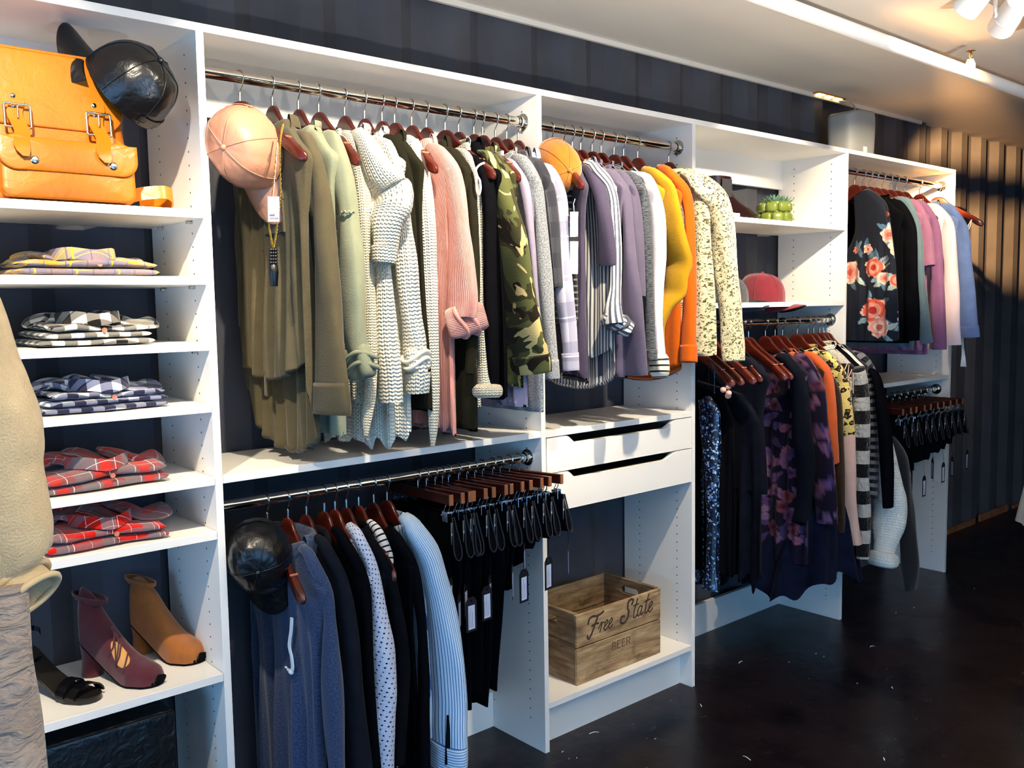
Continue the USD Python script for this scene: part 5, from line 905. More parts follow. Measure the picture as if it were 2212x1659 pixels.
# ------------------------------------------------------------------ satchels
def satchel(name, label, xc, y0, zb, zt, wb, wt, dep, lea, metal, loop=True, pocket=True, lean=.03):
    t = Thing(name, label, 'backpack', (xc, y0+dep/2, zb)); Hh = zt-zb
    def fy(z, d=0.): return y0+lean*(z-zb)/Hh-d
    def hw(z): return wb+(wt-wb)*(z-zb)/Hh
    def slab(x0, x1, z0, z1, d0, d1, r=.012, n=10, bulge=.006, shape=None, xin=None):
        """A padded leather panel on the bag's front; shape: shapely polygon in (x, z)."""
        poly = shape or sg.box(x0+r, z0+r, x1-r, z1-r).buffer(r, 6); bd = np.array(poly.exterior.coords)[:-1]; L = []; c = np.array(poly.centroid.coords[0])
        seq = [(1.0, d0), (1.0, d1-.002), (.985, d1), (.93, d1+bulge*.4), (.6, d1+bulge), (.2, d1+bulge*1.1)]; R = []
        for k, d in seq:
            q = c+(bd-c)*k; R.append(np.c_[q[:, 0], [fy(z, d) for z in q[:, 1]], q[:, 1]])
        return grid(np.array(R), closed=True, caps=True)
    R = []; th = np.linspace(0, 2*PI, 49)[:-1]
    for k, z in [(0.9, zb), (1, zb+.012)]+[(1+.02*math.sin(v*PI), zb+.012+(Hh-.03)*v) for v in np.linspace(.1, 1, 12)]+[(.93, zt-.006), (.8, zt)]:
        a, b = hw(z)*k, dep/2*k; R.append(np.c_[xc+a*sgp(np.cos(th), .35), fy(z)+dep/2+b*sgp(np.sin(th), .35), np.full(48, z)])
    t.part('body', grid(np.array(R), closed=True, caps=True), lea, 50)
    zf = zb+Hh*.50; w = hw(zf+.05)
    fl = so.unary_union([sg.box(xc-w+.045, zf, xc+w-.045, zt+.0), sg.box(xc-w, zf+.05, xc+w, zt+.0)]).buffer(0); fl = so.unary_union([sg.box(xc-w, zf+.055, xc+w, zt), sg.box(xc-w+.05, zf, xc+w-.05, zt-.02), sg.Point(xc-w+.05, zf+.052).buffer(.052), sg.Point(xc+w-.05, zf+.052).buffer(.052)]).intersection(sg.box(xc-w, zf, xc+w, zt))
    fl = sa.affine_transform(fl, [1, 0, 0, 1, 0, 0]); f_ = t.part('flap', slab(0, 0, 0, 0, -.004, .006, shape=fl, bulge=.003), lea, 50)
    t.part('flap_top', slab(xc-hw(zt)*.98, xc+hw(zt)*.98, 0, 0, 0, 0, shape=sg.box(xc-hw(zt)*.98, zt-.006, xc+hw(zt)*.98, zt+.006).buffer(.003), bulge=0) if False else box(xc-hw(zt)*.97, xc+hw(zt)*.97, fy(zt)-.006, fy(zt)+dep*.9, zt-.002, zt+.006, .003), lea, 30, parent=f_)
    pw = wb*.80; pz = zb+Hh*.39
    if pocket:
        pk = t.part('front_pocket', slab(xc-pw+.02, xc+pw+.02, zb+.004, pz, -.002, .030, r=.02, bulge=.008), lea, 50)
        pf = so.unary_union([sg.box(xc-pw+.015, zb+Hh*.215+.03, xc+pw+.025, pz+.004), sg.box(xc-pw+.05, zb+Hh*.19, xc+pw-.01, pz-.02), sg.Point(xc-pw+.05, zb+Hh*.19+.036).buffer(.036), sg.Point(xc+pw-.011, zb+Hh*.19+.036).buffer(.036)]).buffer(.001)
        t.part('pocket_flap', slab(0, 0, 0, 0, .026, .041, shape=pf, bulge=.006), lea, 50, parent=pk)
        for sx in (-.55, .62): t.part('snap', lathe([(1e-4, 0), (.0085, 0), (.0085, .003), (.006, .005), (1e-4, .0056)], (xc+pw*sx+.02, fy(zb+.08, .045), zb+Hh*.255), 18, (0, -1, 0)), metal, 30, parent=pk)
    for sx in (-.44, .52):
        x = xc+wb*sx; z1, z2 = zb+Hh*.72, zb+Hh*.27; n = 14; zs = np.linspace(z1, z2, n); off = np.interp(zs, [z2, z2+.02, zf, zf+.02, z1], [.056 if pocket else .03, .055 if pocket else .03, .022, .014, .010])
        P = np.array([(x+.004*math.sin(i), fy(z, o_), z) for i, (z, o_) in enumerate(zip(zs, off))]); wd = np.r_[np.full(n-2, .030), .026, .012]
        st = t.part('strap', ribbon(P, np.outer(wd, [1, 0, 0]), np.array([0, -1, 0.]), .004), lea, 30)
        bz = zf+.015; q = np.array([(x-.021, bz-.020), (x+.021, bz-.020), (x+.021, bz+.020), (x-.021, bz+.020)]); ring = np.array(sg.Polygon(q).buffer(.004).exterior.coords)
        t.part('buckle', tube(np.array([(a, fy(b, .024), b) for a, b in ring]), .0026, 8), metal, True, parent=st)
        t.part('buckle_prong', tube([(x, fy(bz, .025), bz+.020), (x, fy(bz, .026), bz-.004)], .0018, 8), metal, True, parent=st)
        t.part('keeper', box(x-.0185, x+.0185, fy(zf-.035, .034), fy(zf-.035, .016), zf-.043, zf-.029, .002), lea, False, parent=st)
        for k in (0, 1): t.part('rivet', lathe([(1e-4, 0), (.0052, 0), (.0052, .002), (.003, .0036), (1e-4, .004)], (x-.004, fy(z1-.02-.020*k, .012), z1-.012-.022*k), 14, (0, -1, 0)), metal, 30, parent=st)
    if loop:
        k = np.array([(xc+wb-.02, .07, zb+.02), (xc+wb+.02, .05, zb+.034), (xc+wb+.06, .035, zb+.038), (xc+wb+.082, .045, zb+.03), (xc+wb+.086, .07, zb+.018), (xc+wb+.078, .10, zb+.016), (xc+wb+.04, .14, zb+.016)])
        t.part('shoulder_strap', ribbon(PchipInterpolator(np.arange(7), k)(np.linspace(0, 6, 40)), np.array([0, .004, .030]), np.gradient(PchipInterpolator(np.arange(7), k)(np.linspace(0, 6, 40)), axis=0)[:, [1, 0, 2]]*[1, -1, 0]/np.linalg.norm(np.gradient(PchipInterpolator(np.arange(7), k)(np.linspace(0, 6, 40)), axis=0)[:, :2], axis=1)[:, None], .004), lea, 30)
    return t
mustleather = leather('mustard_leather', '#c0690a', .36, .35); silver = plain('nickel', '#d8d4c8', rough=.2, metal=1.)
satchel('leather_backpack', 'mustard yellow leather backpack with two buckled straps on the top shelf', -.305, .032, 1.702, 2.02, .168, .135, .12, mustleather, silver)
satchel('leather_backpack', 'black leather backpack with silver buckles in the bottom compartment', -.255, .05, .002, .50, .15, .145, .13, blackl, silver, loop=False, lean=.0)

# ------------------------------------------------------------------ folded shirts
def folded(name, label, x0, x1, z, h, mat, seed, depth=.25, layers=3, tilt=0., taper=.0, tail=True, y0=.022):
    t = Thing(name, label, 'folded shirt', ((x0+x1)/2, y0+depth/2, z), 'folded plaid shirts on the shelves'); rng = np.random.RandomState(seed); lh = h/layers
    for li in range(layers):
        R, UV = [], []; m = 44; th = np.linspace(0, 2*PI, m+1); a0, a1 = x0+.006*rng.rand()+.012*li*(tail), x1-.008*rng.rand()-.004*li
        for k, v in enumerate(np.linspace(0, 1, 46)):
            x = a0+(a1-a0)*v; end = min(1, math.sqrt(max(0., 1-(2*abs(v-.5))**10))+.04); hh = lh/2*end*(1+taper*(v-.5))
            yc_, zc = y0+depth/2+.006*math.sin(v*5+li+seed), z+h*(li+.5)/layers*(1+taper*(v-.5))
            y = yc_+(depth/2-.004*li+.004*math.sin(v*9+seed+li*2))*sgp(np.cos(th), .55)*(.94+.06*end); zz = zc+hh*sgp(np.sin(th), .5)
            nz = meshkit.fbm(np.c_[np.full(m+1, x*14), y*14, np.full(m+1, li*3.+seed)], 3, seed)-.5
            up = np.clip((zz-z)/h, 0, 1)**1.5; zz = zz+nz*.020*up*(1 if li == layers-1 else .25)+up*.012*sstep(.05, .25, y-y0)*math.sin(v*7+seed)
            zz = np.maximum(zz, z+.0008); R.append(np.c_[np.full(m+1, x), y, zz]); s = np.r_[0, np.cumsum(np.hypot(np.diff(y), np.diff(zz)))]; UV.append(np.c_[np.full(m+1, x+.013*li), s])
        R = np.array(R); R = np.concatenate([R[:1].mean(1, keepdims=True)+(R[:1]-R[:1].mean(1, keepdims=True))*.02, R, R[-1:].mean(1, keepdims=True)+(R[-1:]-R[-1:].mean(1, keepdims=True))*.02]); UV = [UV[0]]+UV+[UV[-1]]
        t.part('fold', grid(R, closed=False), mat, 'weld', uv=np.array(UV).reshape(-1, 2))
    xm = x0+(x1-x0)*.52; k = np.array([(xm-.07, y0+.10, z+h+.012), (xm-.045, y0+.04, z+h+.016), (xm, y0+.012, z+h+.010), (xm+.045, y0+.04, z+h+.016), (xm+.07, y0+.10, z+h+.012)])
    P = PchipInterpolator(np.arange(5), k)(np.linspace(0, 4, 30)); me = ribbon(P, np.array([0, .010, .026]), np.array([0, -.9, .4]), .004)
    uv = np.c_[me.vertices[:, 0], me.vertices[:, 2]+me.vertices[:, 1]]; t.part('collar', me, mat, 'weld', uv=uv)
    for dx in (0.,): t.part('button', lathe([(1e-4, 0), (.0058, 0), (.0058, .0018), (.003, .0014), (1e-4, .0012)], (xm+.004, y0-.004, z+h*.72), 14, (0, -1, .2)), wood_end, 30)
    # the sleeves and tails bunched behind
    for q in range(3):
        xs_ = x0+.03+.07*q+.02*rng.rand(); P = np.array([(xs_+.02*k_, y0+.14+.05*math.sin(k_*.9+q), z+h+.002+.014*math.sin(k_*.8+q)+.005*q) for k_ in range(6)]); Pq = PchipInterpolator(np.arange(6), P)(np.linspace(0, 5, 24))
        me, uv = soft(Pq, np.interp(np.linspace(0, 1, 24), [0, .2, .8, 1], [.02, .045, .045, .02]), np.interp(np.linspace(0, 1, 24), [0, .2, .8, 1], [.005, .011, .011, .005]), np.array([0, 1., .1]), np.array([0, 0, 1.]), seed=seed+q, wr=.3, fold=.1); t.part('sleeve', me, mat, 'weld', uv=uv)
    return t
yel = plaid('yellow_blue_plaid', '#a8966e', [('x', .085, .45, 0, '#c79a1c', .8), ('y', .085, .45, .1, '#6a6690', .7)], [('x', .085, .05, .3, '#e0b93a', .9), ('y', .0425, .07, .6, '#e2c050', .8), ('x', .0425, .06, .8, '#58547c', .7)])
bwg = gingham('black_white_buffalo', '#e6e2d2', '#1a1613', '#7a756c', .052); nwg = gingham('navy_white_buffalo', '#dedcd4', '#26263f', '#777a90', .048)
rg = plaid('brick_grey_plaid', '#8a4444', [('x', .095, .42, .1, '#6e6a6c', .75), ('y', .085, .45, 0, '#77706f', .6), ('x', .095, .22, .62, '#c02a1c', .75), ('y', .085, .2, .6, '#c02a1c', .45)], [('x', .095, .022, .3, '#d8c8c4', .9), ('y', .085, .024, .3, '#d8c8c4', .9), ('x', .095, .018, .72, '#cfc0bc', .8)])
rr = plaid('scarlet_grey_plaid', '#b8180c', [('x', .10, .32, .55, '#6a6468', .8), ('y', .09, .30, .2, '#6a6468', .6)], [('x', .10, .02, .2, '#d9c9c4', .9), ('y', .09, .022, .45, '#d9c9c4', .9), ('x', .05, .025, .62, '#bfb4b4', .8), ('y', .09, .016, .8, '#c8b8b4', .8)])
folded('plaid_shirt', 'folded yellow and blue plaid shirt on the upper shelf', -.395, -.092, 1.546, .034, yel, 1, layers=2)
folded('plaid_shirt', 'folded black and white buffalo check shirt', -.368, -.112, 1.390, .048, bwg, 2)
folded('plaid_shirt', 'folded navy and white buffalo check shirt', -.372, -.082, 1.242, .044, nwg, 3)
folded('plaid_shirt', 'folded brick red and grey plaid shirt', -.386, -.094, 1.065, .044, rg, 4, layers=2, taper=.5)
folded('plaid_shirt', 'folded bright scarlet plaid shirt, lowest of the stack of shelves', -.376, -.100, .932, .042, rr, 5, layers=2, taper=-.2)

# ------------------------------------------------------------------ shoes
def shoe(name, label, cat, heel, toe, zb, mat, kind, hh=.085, W0=.036, lining=None, sole=None):
    a, b = np.array([*heel, zb]), np.array([*toe, zb]); L_ = np.linalg.norm(b-a); d = (b-a)/L_; s_ = np.array([-d[1], d[0], 0])
    t = Thing(name, label, cat, (a+b)/2); zs = lambda s: hh*np.clip(1-s/.66, 0, 1)**1.35+.004; wd = lambda s: np.interp(s, [0, .06, .3, .5, .72, .9, .97, 1], np.array([.45, .72, .70, .80, 1.05, .86, .55, .18])*W0)
    P = lambda s, u, z: a+d*s*L_+s_*u+np.array([0, 0, z]); ss = np.linspace(0, 1, 40)
    R = np.array([[P(s, -wd(s)*1.04, zs(s)-.004), P(s, wd(s)*1.04, zs(s)-.004), P(s, wd(s)*1.04, zs(s)+.007), P(s, -wd(s)*1.04, zs(s)+.007)] for s in ss])
    t.part('sole', grid(R, closed=True, caps=True), sole or mats['black_wool'], 30)
    th = np.linspace(0, 2*PI, 25)[:-1]
    def hl(k): return np.interp(k, [0, .5, 1], [.026, .022, .026]) if kind != 'sandal' else np.interp(k, [0, .5, 1], [.008, .010, .024])
    R = np.array([[P(.085, 0, 0)+d*hl(k)*math.cos(q)+s_*hl(k)*math.sin(q)*1.0+np.array([0, 0, k*(zs(.085)-.001)]) for q in th] for k in np.linspace(0, 1, 8)]); t.part('heel', grid(R, closed=True, caps=True), mat if kind != 'sandal' else (sole or mat), 40)
    if kind == 'sandal':
        t.part('insole', grid(np.array([[P(s, -wd(s), zs(s)+.0075), P(s, wd(s), zs(s)+.0075), P(s, wd(s), zs(s)+.0095), P(s, -wd(s), zs(s)+.0095)] for s in ss]), closed=True, caps=True), lining or mat, 30)
        for s0, s1, hz in ((.66, .60, .030), (.80, .86, .026)):
            q = np.linspace(0, PI, 20); Q = np.array([P(s0+(s1-s0)*k/19, -wd(s0)*1.08*math.cos(x), zs(s0)+.006+hz*math.sin(x)) for k, x in enumerate(q)]); t.part('strap', ribbon(Q, d*.024, np.array([(Q[i]-P(s0, 0, zs(s0))) for i in range(20)])/.03, .003), mat, 40)
        q = np.linspace(-1.9, 1.9, 24); Q = np.array([P(.05-.03*math.cos(x)+.04*abs(x)/2, .030*math.sin(x), zs(0)+.055-.01*abs(x)) for x in q]); t.part('ankle_strap', ribbon(Q, np.array([0, 0, .012]), np.array([(Q[i]-P(.1, 0, zs(0)+.05))/.04 for i in range(24)]), .003), mat, 40)
        Q = np.array([P(.0+.01*k, 0, zs(0)+.01+.012*k) for k in range(6)]); t.part('heel_counter', ribbon(Q, s_*.03, d, .003), mat, 40)
        return t
    top = PchipInterpolator([0, .1, .25, .42, .6, .75, .9, .985], np.array([.115, .118, .104, .082, .060, .046, .034, .016]) if kind == 'bootie' else np.array([.10, .118, .122, .098, .070, .050, .036, .016]))
    S = np.linspace(.0, .985, 46); q = np.linspace(0, PI, 29); R = []
    for s in S:
        h_ = float(top(s)); w = wd(s)*1.06; R.append([P(s+(.03*math.sin(x)**2*(1-s)*0), -w*sgp(np.cos(x), .8)*(1-.18*math.sin(x)**2*(1-s)), zs(s)+.004+h_*sgp(np.sin(x), .62)) for x in q])
    R = np.array(R); R = np.concatenate([R, R[:, ::-1]*.0+ (R[:, ::-1]+np.array([0, 0, -.003]))], 1)
    t.part('upper', grid(R, closed=True, caps=True), mat, 50)
    # collar opening and peep toe are dark linings set into the upper
    c = P(.10, 0, zs(.1)+float(top(.1))-.002); th = np.linspace(0, 2*PI, 33)[:-1]; R = np.array([[c+d*.055*k*math.cos(x)*L_/.22+s_*.022*k*math.sin(x)+np.array([0, 0, h_-.13*(.055*k*math.cos(x))]) for x in th] for k, h_ in ((.92, -.006), (.96, .003), (.86, .003), (.8, -.012), (.2, -.02))]); t.part('opening', grid(R, closed=True, caps=True), mat, 40)
    c = P(.955, 0, zs(.95)+.020); R = np.array([[c+d*(.012*k+.002)+s_*.017*k*math.cos(x)+np.array([0, 0, .009*k*math.sin(x)-.008*k]) for x in th] for k in (1., .6, .1)]); t.part('toe_opening', grid(R, closed=True, caps=True), mats['black_wool'], True)
    if kind == 'bootie':
        c0 = np.array([0, 0, 0]); sd = s_ if (C-P(.5, 0, .1))@s_ > 0 else -s_; sg_ = 1 if sd@s_ > 0 else -1
        def on(s, ang): x = PI/2+sg_*ang; h_ = float(top(s)); w = wd(s)*1.06; return P(s, -w*sgp(np.cos(x), .8)*(1-.18*math.sin(x)**2*(1-s))*1.01, zs(s)+.0045+h_*sgp(np.sin(x), .62)*1.006)
        R = np.array([[on(.58+.125*k*math.cos(x), .62+.50*k*math.sin(x)) for x in th] for k in (1.0, .75, .5, .25, .05)]); t.part('cutout', grid(R, closed=True, caps=False), lining, True, label='tan lined round cutout')
        for k in range(3): t.part('lace', tube([on(.44+.09*k, .1)+[0, 0, .006], on(.50+.09*k, .55)+sd*.006, on(.47+.11*k, 1.15)+sd*.003], .0018, 6), mat, True)
        for e in (-1, 1): Q = np.array([on(.42, .2)+[0, 0, .01], on(.47, .4)+[0, 0, .028+.006*e], on(.53, .6+.2*e)+[0, 0, .02], on(.60, .9)+sd*.012]); t.part('lace', tube(PchipInterpolator(np.arange(4), Q)(np.linspace(0, 3, 20)), .0015, 6), mat, True)
    return t
burg = plain('burgundy_suede', '#4a0f18', rough=.95, var=.15, vscale=40., sheen=.3); tan = plain('tan_suede', '#96561c', rough=.95, var=.12, vscale=40., sheen=.3); tanl = plain('tan_lining', '#c8904e', rough=.7); glossb = plain('black_patent', '#08080a', rough=.15)
shoe('heeled_sandal', 'black open-toe sandal with ankle strap, leftmost shoe on the shelf', 'shoe', (-.385, .235), (-.281, .044), .577, glossb, 'sandal', hh=.09, sole=glossb, lining=plain('dark_insole', '#17140f', rough=.4))
shoe('heeled_bootie', 'burgundy suede peep-toe bootie with laces and tan cutout', 'shoe', (-.250, .235), (-.142, .036), .577, burg, 'bootie', hh=.095, W0=.040, lining=tanl)
shoe('heeled_mule', 'tan brown suede peep-toe mule beside the burgundy bootie', 'shoe', (-.105, .30), (-.012, .105), .577, tan, 'mule', hh=.09, W0=.042)
# boot on the shelf of the red-cap unit
bt = Thing('ankle_boot', 'dark burgundy leather ankle boot on the shelf beside the green planter', 'boot', (2.26, .13, 1.793)); bootm = leather('oxblood_leather', '#1c0608', .35, .3)
th = np.linspace(0, 2*PI, 37)[:-1]; R = []
for z, xc_, a, b in ((.012, 2.268, .145, .042), (.03, 2.268, .146, .044), (.05, 2.25, .125, .043), (.07, 2.215, .092, .042), (.09, 2.19, .068, .041), (.12, 2.175, .058, .041), (.155, 2.168, .060, .042), (.168, 2.166, .062, .043)): R.append(np.c_[xc_+a*sgp(np.cos(th), .8), .13+b*sgp(np.sin(th), .8), np.full(36, 1.793+z)])
R.append(R[-1]*[1, 1, 1]); R[-1] = np.c_[2.166+.055*sgp(np.cos(th), .8), .13+.037*sgp(np.sin(th), .8), np.full(36, 1.793+.168)]; R.append(np.c_[2.166+.05*np.cos(th), .13+.033*np.sin(th), np.full(36, 1.793+.12)])
bt.part('upper', grid(np.array(R), closed=True, caps=True), bootm, 50); bt.part('sole', grid(np.array([np.c_[2.268+.15*sgp(np.cos(th), .8), .13+.046*sgp(np.sin(th), .8), np.full(36, 1.7935+z)] for z in (0, .012)]), closed=True, caps=True), glossb, 30); bt.part('elastic_panel', box(2.135, 2.20, .084, .09, 1.88, 1.95, .002), black_dot)
card = Thing('price_card', 'small white price card standing by the boot on the shelf', 'card', ony(1590, 472, .01)); p = ony(1586, 470, .012); card.part('card', box(p[0]-.035, p[0]+.035, .010, .014, 1.793, 1.808, .001), paper)
# succulent planter
sp = Thing('succulent_planter', 'green faceted glass planter with spiky succulents on the shelf', 'planter', (2.535, .11, 1.793)); gls = plain('green_glazed_pot', '#707c2e', rough=.25, coat=.4); leafm = plain('succulent_leaf', '#5f8264', rough=.6, var=.25, vscale=40.)
sp.part('pot', lathe([(1e-4, 0), (.050, 0), (.058, .006), (.060, .075), (.054, .09), (.048, .09), (.046, .06), (1e-4, .06)], (2.535, .11, 1.793), 24), gls, 40)
for r_ in range(2):
    for k in range(8):
        a = 2*PI*(k+.5*r_)/8; c = np.array([2.535+.056*math.cos(a), .11+.056*math.sin(a), 1.793+.024+.042*r_]); b_ = box(-.018, .018, -.024, .024, -.021, .021, .010); ca, sa_ = math.cos(a), math.sin(a); v = b_.vertices@np.array([[ca, sa_, 0], [-sa_, ca, 0], [0, 0, 1.]])+c; sp.part('facet', trimesh.Trimesh(v, b_.faces, process=False), gls, 60)
rl = random.Random(5)
for x_, y_, n_ in ((2.505, .095, 22), (2.54, .135, 22), (2.565, .09, 24)):
    L = []
    for k in range(n_):
        a, e_ = k*2.4, .25+1.1*k/n_; ln = .062-.02*k/n_; dv = np.array([math.cos(a)*math.cos(e_), math.sin(a)*math.cos(e_), math.sin(e_)]); o = np.array([x_, y_, 1.872]); sd = np.cross(dv, [0, 0, 1]); sd /= np.linalg.norm(sd)+1e-9; up_ = np.cross(sd, dv)
        L.append(trimesh.convex.convex_hull(np.array([o, o+dv*ln*.45+sd*.008, o+dv*ln*.45-sd*.008, o+dv*ln*.45-up_*.005, o+dv*ln*.5+up_*.002, o+dv*ln])))
    sp.part('succulent', cat_(L), leafm)
# speaker on top of the end unit
spx = (onz(1806, 310, HT)+onz(1867, 326, HT))/2
sk = Thing('loudspeaker', 'pale grey loudspeaker with curved top standing on the end unit', 'speaker', (3.22, .2, HT)); skm = plain('grey_plastic', '#9a9c98', rough=.6)
th = np.linspace(0, 2*PI, 49)[:-1]; R = []
for z, k in ((0, .9), (.006, .94), (.06, .97), (.14, 1.0), (.20, 1.0), (.222, .97), (.233, .85), (.236, .5)): R.append(np.c_[3.305+.125*k*sgp(np.cos(th), .45), .19+.075*k*sgp(np.sin(th), .45)+.0*z, np.full(48, HT+z)+.012*np.cos(th)*(z > .2)])
sk.part('case', grid(np.array(R), closed=True, caps=True), skm, 50); sk.part('logo_plate', box(3.285, 3.315, .113, .118, HT+.035, HT+.062, .001), white_paint)
k = np.array([(3.40, .22, HT+.225), (3.42, .235, HT+.27), (3.44, .27, HT+.31), (3.45, .335, HT+.335)]); sk.part('cable', tube(PchipInterpolator(np.arange(4), k)(np.linspace(0, 3, 24)), .004, 8), skm, True)

# ------------------------------------------------------------------ wooden crate
def crate_wood(name, a, b, c):
    N = {'g': ('geometry', {}), 'p': ('principled_bsdf', dict(roughness=.85, specular_ior_level=.2))}; L = []
    f = noise(N, L, 9., 6., vec='g.position', stretch=(1.2, 1.2, 9.)); o = ramp(N, L, f, [(.3, a), (.55, b), (.75, c)])
    st_ = noise(N, L, 7., 5., vec='g.position', dist=.6, stretch=(1.3, 1., 1.6)); o = mixc(N, L, math_(N, L, 'multiply', ramp(N, L, st_, [(.5, (0,)*3), (.68, (1,)*3)]), .6), o, '#3a2c20'); L.append((o, 'p.base_color'))
    N['b'] = ('bump', dict(strength=.6, distance=.003)); L += [(noise(N, L, 22., 6., vec='g.position', stretch=(1.2, 1.2, 10.)), 'b.height'), ('b.normal', 'p.normal')]
    return M(name, N, L)
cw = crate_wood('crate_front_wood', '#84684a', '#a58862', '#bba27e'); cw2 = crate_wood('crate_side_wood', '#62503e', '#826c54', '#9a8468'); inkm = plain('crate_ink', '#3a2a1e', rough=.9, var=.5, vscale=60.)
cx0, cx1, cy0, cy1, cz = 1.254, 1.694, .034, .318, .1655; ct = .012
cr = Thing('wooden_crate', 'old wooden beer crate with faded script lettering on the bottom shelf', 'crate', ((cx0+cx1)/2, (cy0+cy1)/2, cz))
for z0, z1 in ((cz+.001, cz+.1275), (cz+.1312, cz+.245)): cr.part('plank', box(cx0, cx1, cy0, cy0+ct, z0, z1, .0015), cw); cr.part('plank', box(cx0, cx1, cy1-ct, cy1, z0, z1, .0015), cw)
def endboard(x0, zz0, zz1, hole):
    p = sg.box(cy0+ct+.0005, zz0, cy1-ct-.0005, zz1)
    if hole: p = p.difference(sg.LineString([((cy0+cy1)/2-.034, zz1-.042), ((cy0+cy1)/2+.034, zz1-.042)]).buffer(.014))
    return prism(p, 'x', x0, x0+.016)
for x0 in (cx0, cx1-.016):
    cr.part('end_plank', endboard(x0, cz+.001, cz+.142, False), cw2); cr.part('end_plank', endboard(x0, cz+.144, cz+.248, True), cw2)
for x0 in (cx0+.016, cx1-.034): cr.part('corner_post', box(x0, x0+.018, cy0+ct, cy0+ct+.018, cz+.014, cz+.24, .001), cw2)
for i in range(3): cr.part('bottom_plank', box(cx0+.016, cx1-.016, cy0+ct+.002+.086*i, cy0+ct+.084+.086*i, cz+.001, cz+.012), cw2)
for x0 in (cx0+.006, cx1-.006):
    for z0 in (.02, .10, .15, .225): cr.part('nail', lathe([(1e-4, 0), (.0024, 0), (.002, .0008), (1e-4, .001)], (x0, cy0, cz+z0), 8, (0, -1, 0)), track_m)
# script lettering, drawn as pen strokes (unit: letter height 1) on the upper board
S = {'F': [[(.1, .05), (.25, -.12), (.42, .1), (.62, .62), (.74, .98)], [(.02, .72), (.06, .95), (.3, 1.02), (.7, .96), (1.15, 1.06)], [(.36, .5), (.6, .55), (.85, .52)]],
     'r': [[(.0, .2), (.14, .44), (.16, .5), (.24, .42), (.16, .0)], [(.2, .3), (.3, .46), (.42, .44)]], 'e': [[(.0, .12), (.18, .24), (.3, .4), (.22, .5), (.08, .36), (.06, .1), (.18, -.02), (.36, .12)]],
     'S': [[(.75, .78), (.82, .95), (.62, 1.05), (.42, .9), (.44, .66), (.58, .42), (.54, .12), (.3, -.06), (.02, .08), (.06, .32), (.26, .3)]], 't': [[(.3, .95), (.16, .3), (.18, .02), (.3, .0), (.42, .12)], [(.06, .64), (.42, .66)]],
     'a': [[(.34, .42), (.2, .5), (.06, .3), (.06, .08), (.18, .0), (.32, .2), (.38, .46), (.32, .1), (.4, .0), (.5, .12)]]}
def script(word, x, z, h, adv, slope=.0):
    L = []
    for ch, a in zip(word, adv):
        for st_ in S.get(ch, []):
            q = np.array(st_, float); k = np.arange(len(q)); Q = PchipInterpolator(k, q)(np.linspace(0, len(q)-1, 8*len(q))); Q[:, 0] += .22*Q[:, 1]
            w = h*(.040+.020*(ch in 'FS')); pts = np.c_[x+Q[:, 0]*h, z+Q[:, 1]*h+slope*(Q[:, 0]*h)]; L.append(sg.LineString(pts).buffer(w, 4))
        x += a*h; z += slope*a*h
    return so.unary_union(L)
hs = .064
word1 = script('Free', cx0+.045, cz+.158, hs, [.92, .42, .36, .36], .05); word2 = script('State', cx0+.218, cz+.166, hs*1.08, [.86, .40, .50, .40, .3], .04)
cr.part('script_lettering', prism(word1.union(word2), 'y', cy0-.0006, cy0+.0004), inkm)
def block(txt, x, z, h, op=inkm, nm='block_lettering'):
    m = meshkit.text_mesh(txt, h, .0008); v = m.vertices; cr.part(nm, trimesh.Trimesh(np.c_[x+v[:, 0], cy0-.0004+.0*v[:, 2]-v[:, 2]*.5, z+v[:, 1]], m.faces[:, ::-1], process=False), op)
faint = plain('crate_faint_ink', '#6a4c32', rough=.9)
block('BEER', cx0+.172, cz+.078, .030, faint, 'block_lettering')

# ------------------------------------------------------------------ jacket and trousers at the left edge, close to the camera
canvas = cloth('tan_canvas', '#cdb48a', .10, wb=.6); trous = uvm('taupe_crinkled_cotton', lambda N, L: ramp(N, L, noise(N, L, 16., 5.), [(.3, '#8f7f72'), (.7, '#a8988a')]), .9, .2, lambda N, L: (noise(N, L, 26., 5., dist=1., stretch=(.7, 2.2, 1)), .02, .8))
jl = ray(50, 1100); jY = -.865; jc = ony(-60, 1000, jY)
jk = Thing('canvas_jacket', 'tan canvas jacket with rolled cuff, close at the left edge', 'jacket', (jc[0]-.2, jY-.02, 1.0))
rows = [(-150, -30, 640), (-160, -8, 700), (-170, 14, 780), (-172, 36, 840), (-168, 62, 925), (-165, 64, 960), (-160, 60, 1000), (-140, 74, 1090), (-110, 92, 1160), (-60, 100, 1215)]
def near_tube(rows, Y0, Y1, n):
    rows = np.array(rows, float); Ys = np.linspace(Y0, Y1, len(rows)); P = np.array([ony((l+r)/2, y, q) for (l, r, y), q in zip(rows, Ys)]); A = (rows[:, 1]-rows[:, 0])/2*np.linalg.norm(P-C, axis=1)/FPX
    s = np.r_[0, np.cumsum(np.linalg.norm(np.diff(P, axis=0), axis=1))]; t = np.linspace(0, s[-1], n); return PchipInterpolator(s, P)(t), PchipInterpolator(s, A)(t)
ER, EF = _r*[1, 1, 0]/np.linalg.norm(_r[:2]), _f*[1, 1, 0]/np.linalg.norm(_f[:2])
P, A = near_tube(rows, jY, jY, 44); me, uv = soft(P, A, .05, ER, EF, seed=5, wr=.08, fold=.02); slv = jk.part('sleeve', me, canvas, 'weld', uv=uv)
cc = ony(34, 1258, jY-.01); ax = np.array([.45, -.62, -.62]); ax /= np.linalg.norm(ax)
